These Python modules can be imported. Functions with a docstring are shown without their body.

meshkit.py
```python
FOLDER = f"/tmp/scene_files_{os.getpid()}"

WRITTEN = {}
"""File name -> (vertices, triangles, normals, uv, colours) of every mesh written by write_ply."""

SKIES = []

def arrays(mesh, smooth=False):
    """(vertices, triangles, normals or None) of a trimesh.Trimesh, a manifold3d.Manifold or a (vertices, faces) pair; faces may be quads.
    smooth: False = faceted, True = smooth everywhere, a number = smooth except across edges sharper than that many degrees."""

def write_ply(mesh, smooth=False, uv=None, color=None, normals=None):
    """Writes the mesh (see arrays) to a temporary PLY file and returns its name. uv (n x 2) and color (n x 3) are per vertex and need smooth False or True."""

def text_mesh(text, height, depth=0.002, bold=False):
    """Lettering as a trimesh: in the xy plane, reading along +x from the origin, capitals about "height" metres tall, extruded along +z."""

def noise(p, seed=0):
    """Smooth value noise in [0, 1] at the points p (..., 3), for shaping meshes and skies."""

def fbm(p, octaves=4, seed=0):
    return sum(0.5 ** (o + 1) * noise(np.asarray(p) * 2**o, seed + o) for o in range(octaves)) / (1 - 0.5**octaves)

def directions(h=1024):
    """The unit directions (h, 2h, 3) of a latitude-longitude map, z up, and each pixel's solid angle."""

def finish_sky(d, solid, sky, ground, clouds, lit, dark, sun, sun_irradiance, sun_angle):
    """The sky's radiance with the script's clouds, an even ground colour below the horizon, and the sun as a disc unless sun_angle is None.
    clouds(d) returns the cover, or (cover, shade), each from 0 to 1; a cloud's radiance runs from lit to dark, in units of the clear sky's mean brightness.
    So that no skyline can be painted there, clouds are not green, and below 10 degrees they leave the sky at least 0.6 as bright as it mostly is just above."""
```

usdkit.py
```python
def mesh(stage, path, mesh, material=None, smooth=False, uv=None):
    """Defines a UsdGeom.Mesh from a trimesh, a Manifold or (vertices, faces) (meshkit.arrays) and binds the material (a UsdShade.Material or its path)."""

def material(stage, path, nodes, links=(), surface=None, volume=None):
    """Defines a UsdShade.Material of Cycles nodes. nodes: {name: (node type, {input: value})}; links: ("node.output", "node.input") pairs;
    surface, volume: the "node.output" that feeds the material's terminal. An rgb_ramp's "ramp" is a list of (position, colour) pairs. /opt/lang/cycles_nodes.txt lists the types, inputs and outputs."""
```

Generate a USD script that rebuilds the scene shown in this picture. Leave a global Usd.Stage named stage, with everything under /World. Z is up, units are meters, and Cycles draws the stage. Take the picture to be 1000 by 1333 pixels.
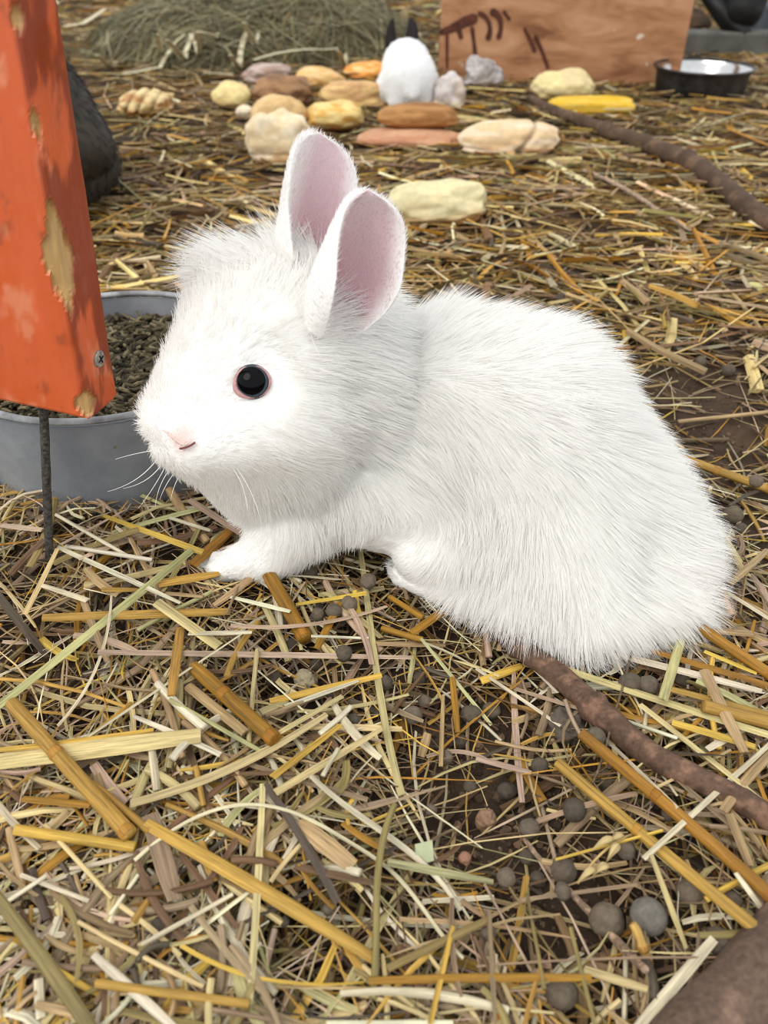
import math, random
import numpy as np, trimesh, usdkit, meshkit
import manifold3d as m3
from scipy.spatial import cKDTree
from pxr import Usd, UsdGeom, UsdLux, UsdShade, Sdf, Gf, Vt

rng = np.random.default_rng(7)
random.seed(7)
stage = Usd.Stage.CreateInMemory()
UsdGeom.SetStageUpAxis(stage, UsdGeom.Tokens.z)
UsdGeom.SetStageMetersPerUnit(stage, 1.0)
WORLD = UsdGeom.Xform.Define(stage, '/World')
UsdGeom.Scope.Define(stage, '/World/Looks')

# ------------------------------------------------------------------ camera, sky, sun, exposure
W, H, F = 1000.0, 1333.0, 1026.0
PITCH, CAM_H = math.radians(38.0), 0.28
EXPOSURE = 0.0
cam = UsdGeom.Camera.Define(stage, '/World/camera')
cam.CreateFocalLengthAttr(26.0)
cam.CreateHorizontalApertureAttr(26.0 * W / F)
cam.CreateVerticalApertureAttr(26.0 * H / F)
cam.CreateFStopAttr(11.0)
cam.CreateFocusDistanceAttr(0.365)
cam.CreateClippingRangeAttr((0.02, 100.0))
cam.CreateExposureAttr(EXPOSURE)
cam.AddTranslateOp().Set((0, 0, CAM_H))
cam.AddRotateXOp().Set(90.0 - math.degrees(PITCH))

# one even overcast sky, a little brighter overhead
sky = UsdLux.DomeLight.Define(stage, '/World/sky')
sky.CreateIntensityAttr(0.37)
sky.CreateColorAttr((0.97, 0.99, 1.0))
# the sun behind thin cloud: a broad soft disc over the camera's left shoulder
sun = UsdLux.DistantLight.Define(stage, '/World/sun')
sun.CreateIntensityAttr(1.06)
sun.CreateAngleAttr(42.0)
sun.CreateColorAttr((1.0, 0.95, 0.88))
sun.AddRotateZOp().Set(-48.0)
sun.AddRotateXOp().Set(37.0)

# ------------------------------------------------------------------ pixel helpers
CP, SP = math.cos(PITCH), math.sin(PITCH)
def ray(px, py):
    u, v = (px - W / 2) / F, (py - H / 2) / F
    return np.array([u, CP - v * SP, -SP - v * CP])
def R(px, py, y):                       # the point of that ray at world depth y
    d = ray(px, py); t = y / d[1]
    return np.array([0, 0, CAM_H]) + d * t
def G(px, py, z=0.0):                   # the point of that ray at height z
    d = ray(px, py); t = (z - CAM_H) / d[2]
    return np.array([0, 0, CAM_H]) + d * t
def depth(p):
    return p[1] * CP + (CAM_H - p[2]) * SP
def px2m(p, n=1.0):                     # n pixels at that point, in metres
    return n * depth(p) / F

def lin(r, g, b):
    c = np.array([r, g, b], float) / 255
    return np.where(c < 0.04045, c / 12.92, ((c + 0.055) / 1.055) ** 2.4)

# ------------------------------------------------------------------ prims
used = {}
def numbered(parent, name):
    k = (parent, name); n = used.get(k, 0); used[k] = n + 1
    return name if n == 0 else f'{name}_{n:03d}'
def data(prim, label=None, category=None, group=None, kind=None):
    for k, v in (('label', label), ('category', category), ('group', group), ('kind', kind)):
        if v: prim.SetCustomDataByKey(k, v)
    return prim
def thing(name, label, cat, loc=(0, 0, 0), group=None):
    x = UsdGeom.Xform.Define(stage, '/World/' + numbered('/World', name))
    x.AddTranslateOp().Set(Gf.Vec3d(*map(float, loc)))
    return data(x.GetPrim(), label, cat, group)
def world_of(prim):
    return np.array(UsdGeom.XformCache().GetLocalToWorldTransform(prim)).T[:3, 3] if prim else np.zeros(3)
def primvar(g, name, val, kind=Sdf.ValueTypeNames.Color3fArray, interp='vertex'):
    UsdGeom.PrimvarsAPI(g).CreatePrimvar(name, kind, interp).Set(Vt.Vec3fArray.FromNumpy(np.asarray(val, np.float32).reshape(-1, 3)))
def obj(name, mesh, mat, parent=None, tint=None, sv=None, smooth=False, **tags):
    """one Mesh prim; world coordinates are turned into the parent's frame"""
    base = str(parent.GetPath()) if parent else '/World'
    v, f, n = meshkit.arrays(mesh, False)
    if parent: v = v - world_of(parent)
    g = usdkit.mesh(stage, f'{base}/{numbered(base, name)}', (v, f), mat, smooth=False)
    if smooth:
        nn = np.zeros_like(v); fn = np.cross(v[f[:, 1]] - v[f[:, 0]], v[f[:, 2]] - v[f[:, 0]])
        for k in range(3): np.add.at(nn, f[:, k], fn)
        nn /= np.maximum(np.linalg.norm(nn, axis=1, keepdims=True), 1e-20)
        g.CreateNormalsAttr(Vt.Vec3fArray.FromNumpy(nn.astype(np.float32))); g.SetNormalsInterpolation('vertex')
    if tint is not None:
        t = np.asarray(tint, float)
        if t.ndim == 1: t = np.tile(t, (len(v), 1))
        primvar(g, 'tint', t)
    if sv is not None: primvar(g, 'sv', sv, Sdf.ValueTypeNames.Float3Array)
    data(g.GetPrim(), **tags)
    return g.GetPrim()
def curves(name, pts, widths, mat, parent, tint=None, **tags):
    """pts (n, k, 3) world, widths (n, k)"""
    base = str(parent.GetPath()); n, k = pts.shape[:2]
    c = UsdGeom.BasisCurves.Define(stage, f'{base}/{numbered(base, name)}')
    c.CreateTypeAttr('linear')
    c.CreateCurveVertexCountsAttr(Vt.IntArray.FromNumpy(np.full(n, k, np.int32)))
    c.CreatePointsAttr(Vt.Vec3fArray.FromNumpy((pts - world_of(parent)).reshape(-1, 3).astype(np.float32)))
    c.CreateWidthsAttr(Vt.FloatArray.FromNumpy(widths.ravel().astype(np.float32))); c.SetWidthsInterpolation('vertex')
    UsdShade.MaterialBindingAPI.Apply(c.GetPrim()).Bind(mat)
    data(c.GetPrim(), **tags)
    return c.GetPrim()

# ------------------------------------------------------------------ materials
def mat(name, nodes, links, surface='p.BSDF'):
    return usdkit.material(stage, '/World/Looks/' + name, nodes, links, surface=surface)
def noisy(name, c1, c2, scale, rough=0.7, bump=0.0, bscale=None, detail=5, lo=0.35, hi=0.65, spec=0.3, dist=0.002, metal=0.0):
    return mat(name, {
        'g': ('geometry', {}), 'n': ('noise_texture', {'scale': scale, 'detail': detail, 'roughness': 0.6}),
        'r': ('rgb_ramp', {'ramp': [(lo, tuple(c1)), (hi, tuple(c2))]}),
        'nb': ('noise_texture', {'scale': bscale or scale * 3, 'detail': 6, 'roughness': 0.65}),
        'b': ('bump', {'strength': bump, 'distance': dist}),
        'p': ('principled_bsdf', {'roughness': rough, 'specular_ior_level': spec, 'metallic': metal})},
        [('g.position', 'n.vector'), ('n.fac', 'r.fac'), ('r.color', 'p.base_color'), ('g.position', 'nb.vector'), ('nb.fac', 'b.height'), ('b.normal', 'p.normal')])
def tinted(name, scale=200, lo=0.72, hi=1.15, rough=0.6, bump=0.3, dist=0.001, spec=0.3, sss=0.0, src='pos', stretch=(1, 1, 1)):
    """colour from the mesh's own tint, broken up by noise"""
    nodes = {'a': ('attribute', {'attribute': 'tint'}), 'g': ('geometry', {}), 'sv': ('attribute', {'attribute': 'sv'}),
        'm': ('mapping', {'scale': stretch}),
        'n': ('noise_texture', {'scale': scale, 'detail': 5, 'roughness': 0.65}),
        'mr': ('map_range', {'from_min': 0.25, 'from_max': 0.75, 'to_min': lo, 'to_max': hi}),
        'x': ('vector_math', {'math_type': 'scale'}),
        'b': ('bump', {'strength': bump, 'distance': dist}),
        'p': ('principled_bsdf', {'roughness': rough, 'specular_ior_level': spec, 'subsurface_weight': sss, 'subsurface_scale': 0.002})}
    return mat(name, nodes, [('sv.vector' if src == 'sv' else 'g.position', 'm.vector'), ('m.vector', 'n.vector'), ('n.fac', 'mr.value'), ('a.color', 'x.vector1'), ('mr.result', 'x.scale'),
        ('x.vector', 'p.base_color'), ('n.fac', 'b.height'), ('b.normal', 'p.normal')])
def plain(name, c, rough=0.5, spec=0.5, **kw):
    return mat(name, {'p': ('principled_bsdf', {'base_color': tuple(c), 'roughness': rough, 'specular_ior_level': spec, **kw})}, [])

M = {}
M['straw'] = tinted('straw', scale=1.0, lo=0.38, hi=1.28, rough=0.55, bump=0.4, dist=0.0008, spec=0.3, src='sv', stretch=(16, 1.1, 3))
M['skin'] = tinted('rabbit_skin', scale=400, lo=0.97, hi=1.03, rough=0.7, bump=0.1, dist=0.0004)
M['bread'] = tinted('bread', scale=120, lo=0.8, hi=1.1, rough=0.75, bump=0.5, dist=0.002)
M['bark'] = tinted('bark', scale=420, lo=0.5, hi=1.35, rough=0.85, bump=0.6, dist=0.0008, stretch=(1, 1, 1))
M['dropping'] = tinted('dropping', scale=500, lo=0.7, hi=1.3, rough=0.9, bump=0.6, dist=0.0008, spec=0.15)
M['soil'] = mat('soil', {
    'g': ('geometry', {}), 'n': ('noise_texture', {'scale': 28, 'detail': 8, 'roughness': 0.7}),
    'r': ('rgb_ramp', {'ramp': [(0.3, tuple(lin(58, 46, 37))), (0.55, tuple(lin(92, 76, 62))), (0.75, tuple(lin(118, 98, 78)))]}),
    'nb': ('noise_texture', {'scale': 260, 'detail': 7, 'roughness': 0.75}), 'b': ('bump', {'strength': 1.0, 'distance': 0.004}),
    'p': ('principled_bsdf', {'roughness': 0.95, 'specular_ior_level': 0.12})},
    [('g.position', 'n.vector'), ('n.fac', 'r.fac'), ('r.color', 'p.base_color'), ('g.position', 'nb.vector'), ('nb.fac', 'b.height'), ('b.normal', 'p.normal')])
M['fur'] = mat('white_fur', {
    'd': ('diffuse_bsdf', {'color': (0.965, 0.96, 0.945)}), 't': ('translucent_bsdf', {'color': (0.965, 0.96, 0.945)}), 'm': ('mix_closure', {'fac': 0.5})},
    [('d.BSDF', 'm.closure1'), ('t.BSDF', 'm.closure2')], surface='m.closure')
M['ear_fur'] = mat('ear_fur', {
    'd': ('diffuse_bsdf', {'color': (0.88, 0.80, 0.80)}), 't': ('translucent_bsdf', {'color': (0.88, 0.78, 0.78)}), 'm': ('mix_closure', {'fac': 0.35})},
    [('d.BSDF', 'm.closure1'), ('t.BSDF', 'm.closure2')], surface='m.closure')
M['grey_fur'] = mat('grey_fur', {'h': ('hair_info', {}), 'r': ('rgb_ramp', {'ramp': [(0.0, tuple(lin(30, 27, 24))), (0.6, tuple(lin(48, 45, 41))), (1.0, tuple(lin(112, 104, 94)))]}),
    'p': ('principled_bsdf', {'roughness': 0.6})}, [('h.intercept', 'r.fac'), ('r.color', 'p.base_color')])

# ------------------------------------------------------------------ ground
def ground_z(x, y):
    p = np.stack([np.asarray(x, float) * 9, np.asarray(y, float) * 9, np.zeros_like(np.asarray(x, float))], -1)
    q = p * 7.0
    near = np.clip((1.3 - np.asarray(y, float)) / 0.6, 0, 1)
    return (meshkit.fbm(p, 3, 3) - 0.5) * 0.012 + (meshkit.fbm(q, 3, 9) - 0.5) * 0.006 * near
xs = np.concatenate([-np.geomspace(4, 0.42, 40), np.linspace(-0.4, 0.4, 210), np.geomspace(0.42, 4, 40)])
ys = np.concatenate([np.linspace(-0.6, 0.06, 14), np.linspace(0.08, 0.62, 150), np.geomspace(0.63, 7, 90)])
gx, gy = np.meshgrid(xs, ys, indexing='ij')
gv = np.stack([gx, gy, ground_z(gx, gy)], -1).reshape(-1, 3)
ii = np.arange(gx.size).reshape(gx.shape)
gf = np.stack([ii[:-1, :-1], ii[1:, :-1], ii[1:, 1:], ii[:-1, 1:]], -1).reshape(-1, 4)
GZ = gv[:, 2].reshape(gx.shape)
def ground_z(x, y):                     # bilinear look-up in the ground mesh
    x, y = np.asarray(x, float), np.asarray(y, float)
    i = np.clip(np.searchsorted(xs, x) - 1, 0, len(xs) - 2); j = np.clip(np.searchsorted(ys, y) - 1, 0, len(ys) - 2)
    a, b = (x - xs[i]) / (xs[i + 1] - xs[i]), (y - ys[j]) / (ys[j + 1] - ys[j])
    return (GZ[i, j] * (1 - a) + GZ[i + 1, j] * a) * (1 - b) + (GZ[i, j + 1] * (1 - a) + GZ[i + 1, j + 1] * a) * b
obj('ground', (gv, gf), M['soil'], smooth=True, kind='structure', label='dark brown bare soil floor of the enclosure under the straw')

# ------------------------------------------------------------------ strands
def sweep(path, width, thick, prof='tube', k=6, taper=(1.0, 1.0), roll=0.0, twist=0.0):
    """(v, f, sv): a strand along path (n, 3); width and thick in metres"""
    path = np.asarray(path, float); n = len(path)
    t = np.gradient(path, axis=0); t /= np.linalg.norm(t, axis=1, keepdims=True)
    up = np.tile([0, 0, 1.0], (n, 1)); s = np.cross(t, up); s /= np.maximum(np.linalg.norm(s, axis=1, keepdims=True), 1e-9)
    u = np.cross(s, t)
    if prof == 'split':                      # half a stem: an arch with a hollow underside
        a = np.linspace(0, np.pi, 5); o = np.stack([np.cos(a), np.sin(a)], 1)
        a2 = np.linspace(np.pi, 0, 3); o = np.vstack([o, np.stack([np.cos(a2) * .72, np.sin(a2) * .5 - .05], 1)])
    elif prof == 'blade':                    # thin strip with a folded midrib
        o = np.array([[1, 0.15], [0, 0.55], [-1, 0.15], [-1, -.15], [0, 0.0], [1, -.15]])
    else:
        a = np.arange(k) * 2 * np.pi / k; o = np.stack([np.cos(a), np.sin(a)], 1)
    k = len(o)
    sc = np.interp(np.linspace(0, 1, n), np.linspace(0, 1, len(taper)), taper)
    L = np.concatenate([[0], np.cumsum(np.linalg.norm(np.diff(path, axis=0), axis=1))])
    ro = roll + twist * np.linspace(0, 1, n)
    cr, sr = np.cos(ro)[:, None], np.sin(ro)[:, None]
    a, b = o[None, :, 0] * width / 2 * sc[:, None], o[None, :, 1] * thick / 2 * (0.4 + 0.6 * sc[:, None])
    a, b = a * cr - b * sr, a * sr + b * cr
    v = path[:, None] + a[..., None] * s[:, None] + b[..., None] * u[:, None]
    i = np.arange(n - 1)[:, None] * k + np.arange(k)[None]; j = np.arange(n - 1)[:, None] * k + (np.arange(k)[None] + 1) % k
    f = np.concatenate([np.stack([i, i + k, j + k], -1).reshape(-1, 3), np.stack([i, j + k, j], -1).reshape(-1, 3)])
    c = np.arange(1, k - 1)
    f = np.concatenate([f, np.stack([0 * c, c, c + 1], 1), (n - 1) * k + np.stack([0 * c, c + 1, c], 1)])
    ang = np.arange(k) / k
    sv = np.stack([np.tile(ang * (width / 0.004), (n, 1)), np.tile(L[:, None] / 0.02, (1, k)), np.full((n, k), rng.random() * 50)], -1)
    return v.reshape(-1, 3), f, sv.reshape(-1, 3)

class Litter:                                # what has been laid so far, as a height field
    def __init__(s, x0, x1, y0, y1, res):
        s.x0, s.y0, s.res = x0, y0, res
        s.nx, s.ny = int((x1 - x0) / res) + 1, int((y1 - y0) / res) + 1
        X, Y = np.meshgrid(x0 + np.arange(s.nx) * res, y0 + np.arange(s.ny) * res, indexing='ij')
        s.h = ground_z(X, Y)
    def ij(s, xy):
        return np.clip(((xy[:, 0] - s.x0) / s.res).round().astype(int), 0, s.nx - 1), np.clip(((xy[:, 1] - s.y0) / s.res).round().astype(int), 0, s.ny - 1)
    def lay(s, xy, width, thick, stiff=0.7, cap=0.022):
        n = max(8, int(np.linalg.norm(xy[-1] - xy[0]) / s.res))
        q = np.linspace(0, 1, n); qq = np.linspace(0, 1, len(xy))
        p = np.stack([np.interp(q, qq, xy[:, 0]), np.interp(q, qq, xy[:, 1])], 1)
        i, j = s.ij(p); h = s.h[i, j]
        half = n // 2
        a, b = np.argmax(h[:half]), half + np.argmax(h[half:])
        sl = np.clip((h[b] - h[a]) / max(q[b] - q[a], 0.15), -0.012, 0.012)
        line = h[a] + sl * (q - q[a]); line += max(0, 0.75 * np.max(h - line))
        z = stiff * line + (1 - stiff) * np.convolve(np.pad(h, 3, mode='edge'), np.ones(7) / 7, 'valid')
        z = np.minimum(z, cap)
        top = z + thick
        t = p[-1] - p[0]; nn = np.array([-t[1], t[0]]) / (np.linalg.norm(t) + 1e-9)
        for o in np.arange(-width / 2, width / 2 + 1e-6, s.res):
            i, j = s.ij(p + nn * o); s.h[i, j] = np.maximum(s.h[i, j], top)
        return np.interp(qq, q, z) + thick / 2
near = Litter(-0.5, 0.5, 0.02, 0.72, 0.002)

PAL = dict(pale=(226, 204, 146), cream=(238, 224, 190), white=(242, 232, 200), tan=(196, 166, 120), grey=(168, 144, 112), gold=(202, 158, 76), amber=(184, 134, 46),
           pink=(206, 176, 150), brown=(126, 96, 68), olive=(160, 142, 88), green=(206, 200, 142), dark=(96, 84, 70), yellow=(230, 190, 84))
PAL = {k: lin(*v) * .80 for k, v in PAL.items()}
def colour(name):
    c = PAL[name] * rng.uniform(0.85, 1.12)
    return np.clip(c * rng.uniform(0.96, 1.04, 3), 0, 1)
KINDS = list(PAL); WEIGHT = np.array([.15, .08, .04, .17, .14, .07, .045, .08, .10, .045, .04, .05, .035]); WEIGHT /= WEIGHT.sum()
def tints(c, v, n_path):                     # a slow drift of tone along the stem
    return np.clip(np.tile(c, (len(v), 1)) * (1 + 0.10 * np.sin(np.linspace(0, rng.uniform(2, 7), n_path) + rng.uniform(0, 6))).repeat(len(v) // n_path)[:, None], 0, 1)

# ------------------------------------------------------------------ the fine litter of the foreground and of the background
class Pile:
    def __init__(s): s.v, s.f, s.t, s.s, s.n = [], [], [], [], 0
    def add(s, v, f, t, sv): s.v.append(v); s.f.append(f + s.n); s.t.append(t); s.s.append(sv); s.n += len(v)
    def build(s, name, m, **tags):
        return obj(name, (np.vstack(s.v), np.vstack(s.f)), m, tint=np.vstack(s.t), sv=np.vstack(s.s), **tags)
def bare(x, y):                              # how bare the soil is, from 0 to 1: patches seen in the photograph
    b = 0.0
    for (px, py, rx, ry, a) in ((640, 1080, 95, 120, 1.0), (740, 1180, 130, 80, 1.0), (400, 1240, 80, 70, .75), (600, 950, 80, 60, .7), (920, 540, 70, 80, .9), (905, 510, 80, 60, .6),
                                (40, 860, 50, 60, .5), (400, 890, 70, 30, .5), (120, 930, 60, 40, .35), (940, 650, 40, 60, .5), (570, 390, 60, 30, .5), (800, 1230, 60, 60, .9), (620, 1000, 150, 120, .85), (770, 1190, 190, 130, .95), (460, 890, 90, 40, .5), (540, 1240, 120, 80, .55)):
        c = G(px, py); e = G(px + rx, py); w = G(px, py - ry)
        b = max(b, a * math.exp(-((x - c[0]) / (e[0] - c[0])) ** 2 - ((y - c[1]) / (w[1] - c[1])) ** 2))
    return b
def make_strand(c0, ang, L, w, kind, litter, n=5, bend=0.15, cap=0.022, age=1.0):
    d = np.array([math.cos(ang), math.sin(ang)]); nrm = np.array([-d[1], d[0]])
    q = np.linspace(-.5, .5, n); bow = rng.normal(0, bend) * L
    xy = c0 + q[:, None] * d * L + (bow * (0.25 - q ** 2))[:, None] * nrm
    prof = 'split' if w > 0.0032 and rng.random() < .6 else ('blade' if rng.random() < .55 else 'tube')
    th = w * (0.7 if prof == 'tube' else 0.45 if prof == 'split' else 0.22)
    z = litter.lay(xy, w, th, cap=cap) if litter else ground_z(xy[:, 0], xy[:, 1]) + rng.uniform(0.001, 0.012)
    path = np.column_stack([xy, z])
    tp = (rng.uniform(.1, 1), 1, 1, rng.uniform(.1, 1)) if prof != 'tube' else (rng.uniform(.6, 1), 1, rng.uniform(.5, 1))
    v, f, sv = sweep(path, w, th, prof, k=5, taper=tp, roll=rng.normal(0, .25), twist=rng.normal(0, .5) if prof == 'blade' else 0)
    return v, f, tints(colour(kind) * age * (np.array([1, .93, .84]) if age < .8 else 1), v, n), sv

pile = Pile(); extra = []
count = 0
while count < 9600:
    py = 375 + 1025 * rng.random() ** 1.25; px = rng.uniform(-60, 1060) if count % 7 else rng.uniform(-420, 1420)
    if count % 14 == 0 and rng.random() < .5: py = rng.uniform(1300, 1750)
    c = G(px, py)
    if c[1] > 0.70: continue
    if rng.random() < 1.02 * bare(c[0], c[1]) ** .6: continue
    L = float(np.clip(rng.lognormal(math.log(0.029), .55), .008, .09)); w = float(np.clip(rng.lognormal(math.log(0.0016), .5), .0004, .0045))
    if L < 0.02: w = min(w, 0.003)
    if rng.random() < .45: w = rng.uniform(.0004, .0010); L *= 1.35              # fine fibres
    layer_tone = .42 + .68 * min(1, count / 7600)                                        # strands laid first are darker and browner
    pile.add(*make_strand(c[:2], rng.uniform(0, math.pi), L, w, rng.choice(KINDS, p=WEIGHT), near, bend=.25, age=layer_tone * rng.uniform(.8, 1.15)))
    count += 1
pile.build('straw_litter', M['straw'], label='fine short bits of mixed straw covering the soil around the white rabbit', category='straw litter', kind='stuff')

far = Pile()
FW = WEIGHT.copy(); FW[KINDS.index('gold')] *= 1.8; FW[KINDS.index('olive')] *= 1.8; FW[KINDS.index('brown')] *= 1.3; FW[KINDS.index('white')] *= .4; FW /= FW.sum()
for _ in range(18500):
    y = 0.50 + 2.8 * rng.random() ** 1.75; x = rng.uniform(-1, 1) * (0.58 * y + 0.2)
    if y < 0.50 + 0.2 * rng.random() or (y < .8 and rng.random() < .6 * bare(x, y)): continue
    s = 1.18 + 0.2 * max(0, y - 0.9)
    L = float(np.clip(rng.lognormal(math.log(0.048), .5), .012, .15)) * s; w = float(np.clip(rng.lognormal(math.log(0.0029), .5), .001, .0075)) * s
    ang = rng.normal(0, .75) if rng.random() < .7 else rng.uniform(0, math.pi)
    d = np.array([math.cos(ang), math.sin(ang)]); q = np.linspace(-.5, .5, 3)
    xy = np.array([x, y]) + q[:, None] * d * L + (rng.normal(0, .2) * L * (0.25 - q ** 2))[:, None] * np.array([-d[1], d[0]])
    z = ground_z(xy[:, 0], xy[:, 1]) + rng.uniform(0.001, 0.014) + rng.normal(0, .08) * L * q
    v, f, sv = sweep(np.column_stack([xy, z]), w, w * .45, 'tube', k=4, taper=(1, rng.uniform(.4, 1)), roll=rng.uniform(0, 1))
    far.add(v, f, tints(colour(rng.choice(KINDS, p=FW)) * [.98, .94, .82] * rng.uniform(.5, 1.5) * (1.12 if y < 1.0 else 1), v, 3), sv)
far.build('straw_litter', M['straw'], label='golden brown trampled straw covering the floor behind the rabbit up to the bread and board', category='straw litter', kind='stuff')

near.h0 = near.h.copy()
# soil crumbs
cv, cf, ct, cs = [], [], [], []
ico = trimesh.creation.icosphere(1, 1.0); nn_ = 0
k = 0
while k < 2600:
    px, py = rng.uniform(-20, 1020), rng.uniform(420, 1340); c = G(px, py)
    if rng.random() > .25 + bare(c[0], c[1]): continue
    r = float(np.clip(rng.lognormal(math.log(.0008), .5), .0003, .0028)); p = np.array(ico.vertices) * r * rng.uniform(.7, 1.3, (42, 1)) * rng.uniform(.7, 1.2, 3)
    p += [c[0], c[1], ground_z(c[0], c[1]) + r * .5]
    cv.append(p); cf.append(np.array(ico.faces) + nn_); nn_ += 42; ct.append(np.tile(lin(*(np.array([98, 80, 64]) * rng.uniform(.65, 1.25))), (42, 1))); k += 1
obj('soil_crumbs', (np.vstack(cv), np.vstack(cf)), M['dropping'], tint=np.vstack(ct), label='small loose crumbs of dark soil scattered between the straw', category='soil', kind='stuff')

# ------------------------------------------------------------------ how things are told apart in their labels
MARKS = [('the white front paw', 310, 740), ('the white rabbit belly', 540, 770), ('the white rabbit rump', 900, 770), ('the front stick middle', 800, 945), ('the metal rod foot', 66, 755),
         ('the basin foot', 150, 672), ('the paw amber stub', 378, 800), ('the dark amber stub', 305, 915), ('the broad cracked straw', 120, 985), ('the flat grey strip', 212, 1115),
         ('the long split golden straw', 340, 1160), ('the upright belly straw', 497, 900), ('the reddish brown pebble', 633, 1068), ('the largest grey dropping', 845, 1193),
         ('the golden straw joint', 885, 1127), ('the corner branch', 960, 1310), ('the khaki corner straw', 55, 1250), ('the bottom amber straw', 620, 1273),
         ('the front stick end', 980, 1075), ('the crumbly soil clod', 738, 943), ('the slanting golden straw', 95, 1005), ('the level pinkish strip', 330, 852), ('the wide tan wedge flake', 425, 1100),
         ('the bent whitish straw', 160, 748), ('the weathered grey twig', 750, 1170), ('the pale green leaf scrap', 552, 1101)]
def where(px, py, avoid=0):
    o = sorted(MARKS, key=lambda m: math.hypot(m[1] - px, (m[2] - py) * 1.2))[avoid]
    dx, dy = px - o[1], py - o[2]
    rel = ('right of' if dx > 0 else 'left of') if abs(dx) > abs(dy) * 1.2 else ('in front of' if dy > 0 else 'behind')
    return f'{"just " if math.hypot(dx, dy) < 45 else ""}{rel} {o[0]}'
def tilt_word(a, b):
    dx, dy = b[0] - a[0], -(b[1] - a[1])
    if dx < 0: dx, dy = -dx, -dy
    g = math.degrees(math.atan2(dy, dx))
    return 'level' if abs(g) < 14 else 'upright' if abs(g) > 68 else ('rising right' if g > 0 else 'falling right')
taken = {}
def unique(make):
    for k in range(8):
        t = make(k)
        if t not in taken: break
    taken[t] = 1
    return t

# ------------------------------------------------------------------ droppings and pebbles, one by one
DROPS = [(536, 937, 14), (553, 915, 10), (613, 935, 14), (640, 925, 12), (660, 1030, 14), (655, 1165, 14), (686, 1092, 13), (733, 1135, 20), (686, 1115, 11), (893, 1172, 17), (812, 920, 14),
         (834, 924, 13), (790, 1198, 24), (727, 1180, 12), (725, 1310, 21), (358, 892, 13), (449, 877, 11), (412, 868, 10), (436, 823, 10), (455, 812, 13), (416, 822, 9), (385, 762, 11), (405, 766, 12),
         (257, 1258, 16), (222, 1242, 20), (460, 962, 12), (948, 482, 9), (911, 476, 8), (955, 671, 13), (925, 1245, 19), (700, 1145, 12), (766, 992, 14), (790, 1015, 14), (742, 1075, 15), (806, 1130, 13),
         (545, 885, 11), (500, 905, 11), (598, 965, 11), (580, 1000, 10), (700, 1010, 11), (880, 905, 11), (905, 915, 10), (320, 1225, 9), (630, 1245, 10), (480, 790, 10), (610, 1040, 8), (965, 690, 10), (980, 640, 9),
         (935, 440, 7), (880, 455, 7), (540, 420, 6), (985, 745, 9), (560, 1075, 8), (860, 1085, 10), (940, 1195, 12), (350, 780, 8), (375, 1230, 7), (430, 1215, 8)]
def lump(c, r, seed, amp=0.15, sq=(1, 1, .92), sub=3):
    m = trimesh.creation.icosphere(sub, 1.0); v = np.array(m.vertices)
    v = v * (1 + amp * (meshkit.fbm(v * 1.7 + seed * 3.1, 3, seed)[:, None] - .5) * 2) * r * np.array(sq) + c
    return v, np.array(m.faces)
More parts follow.
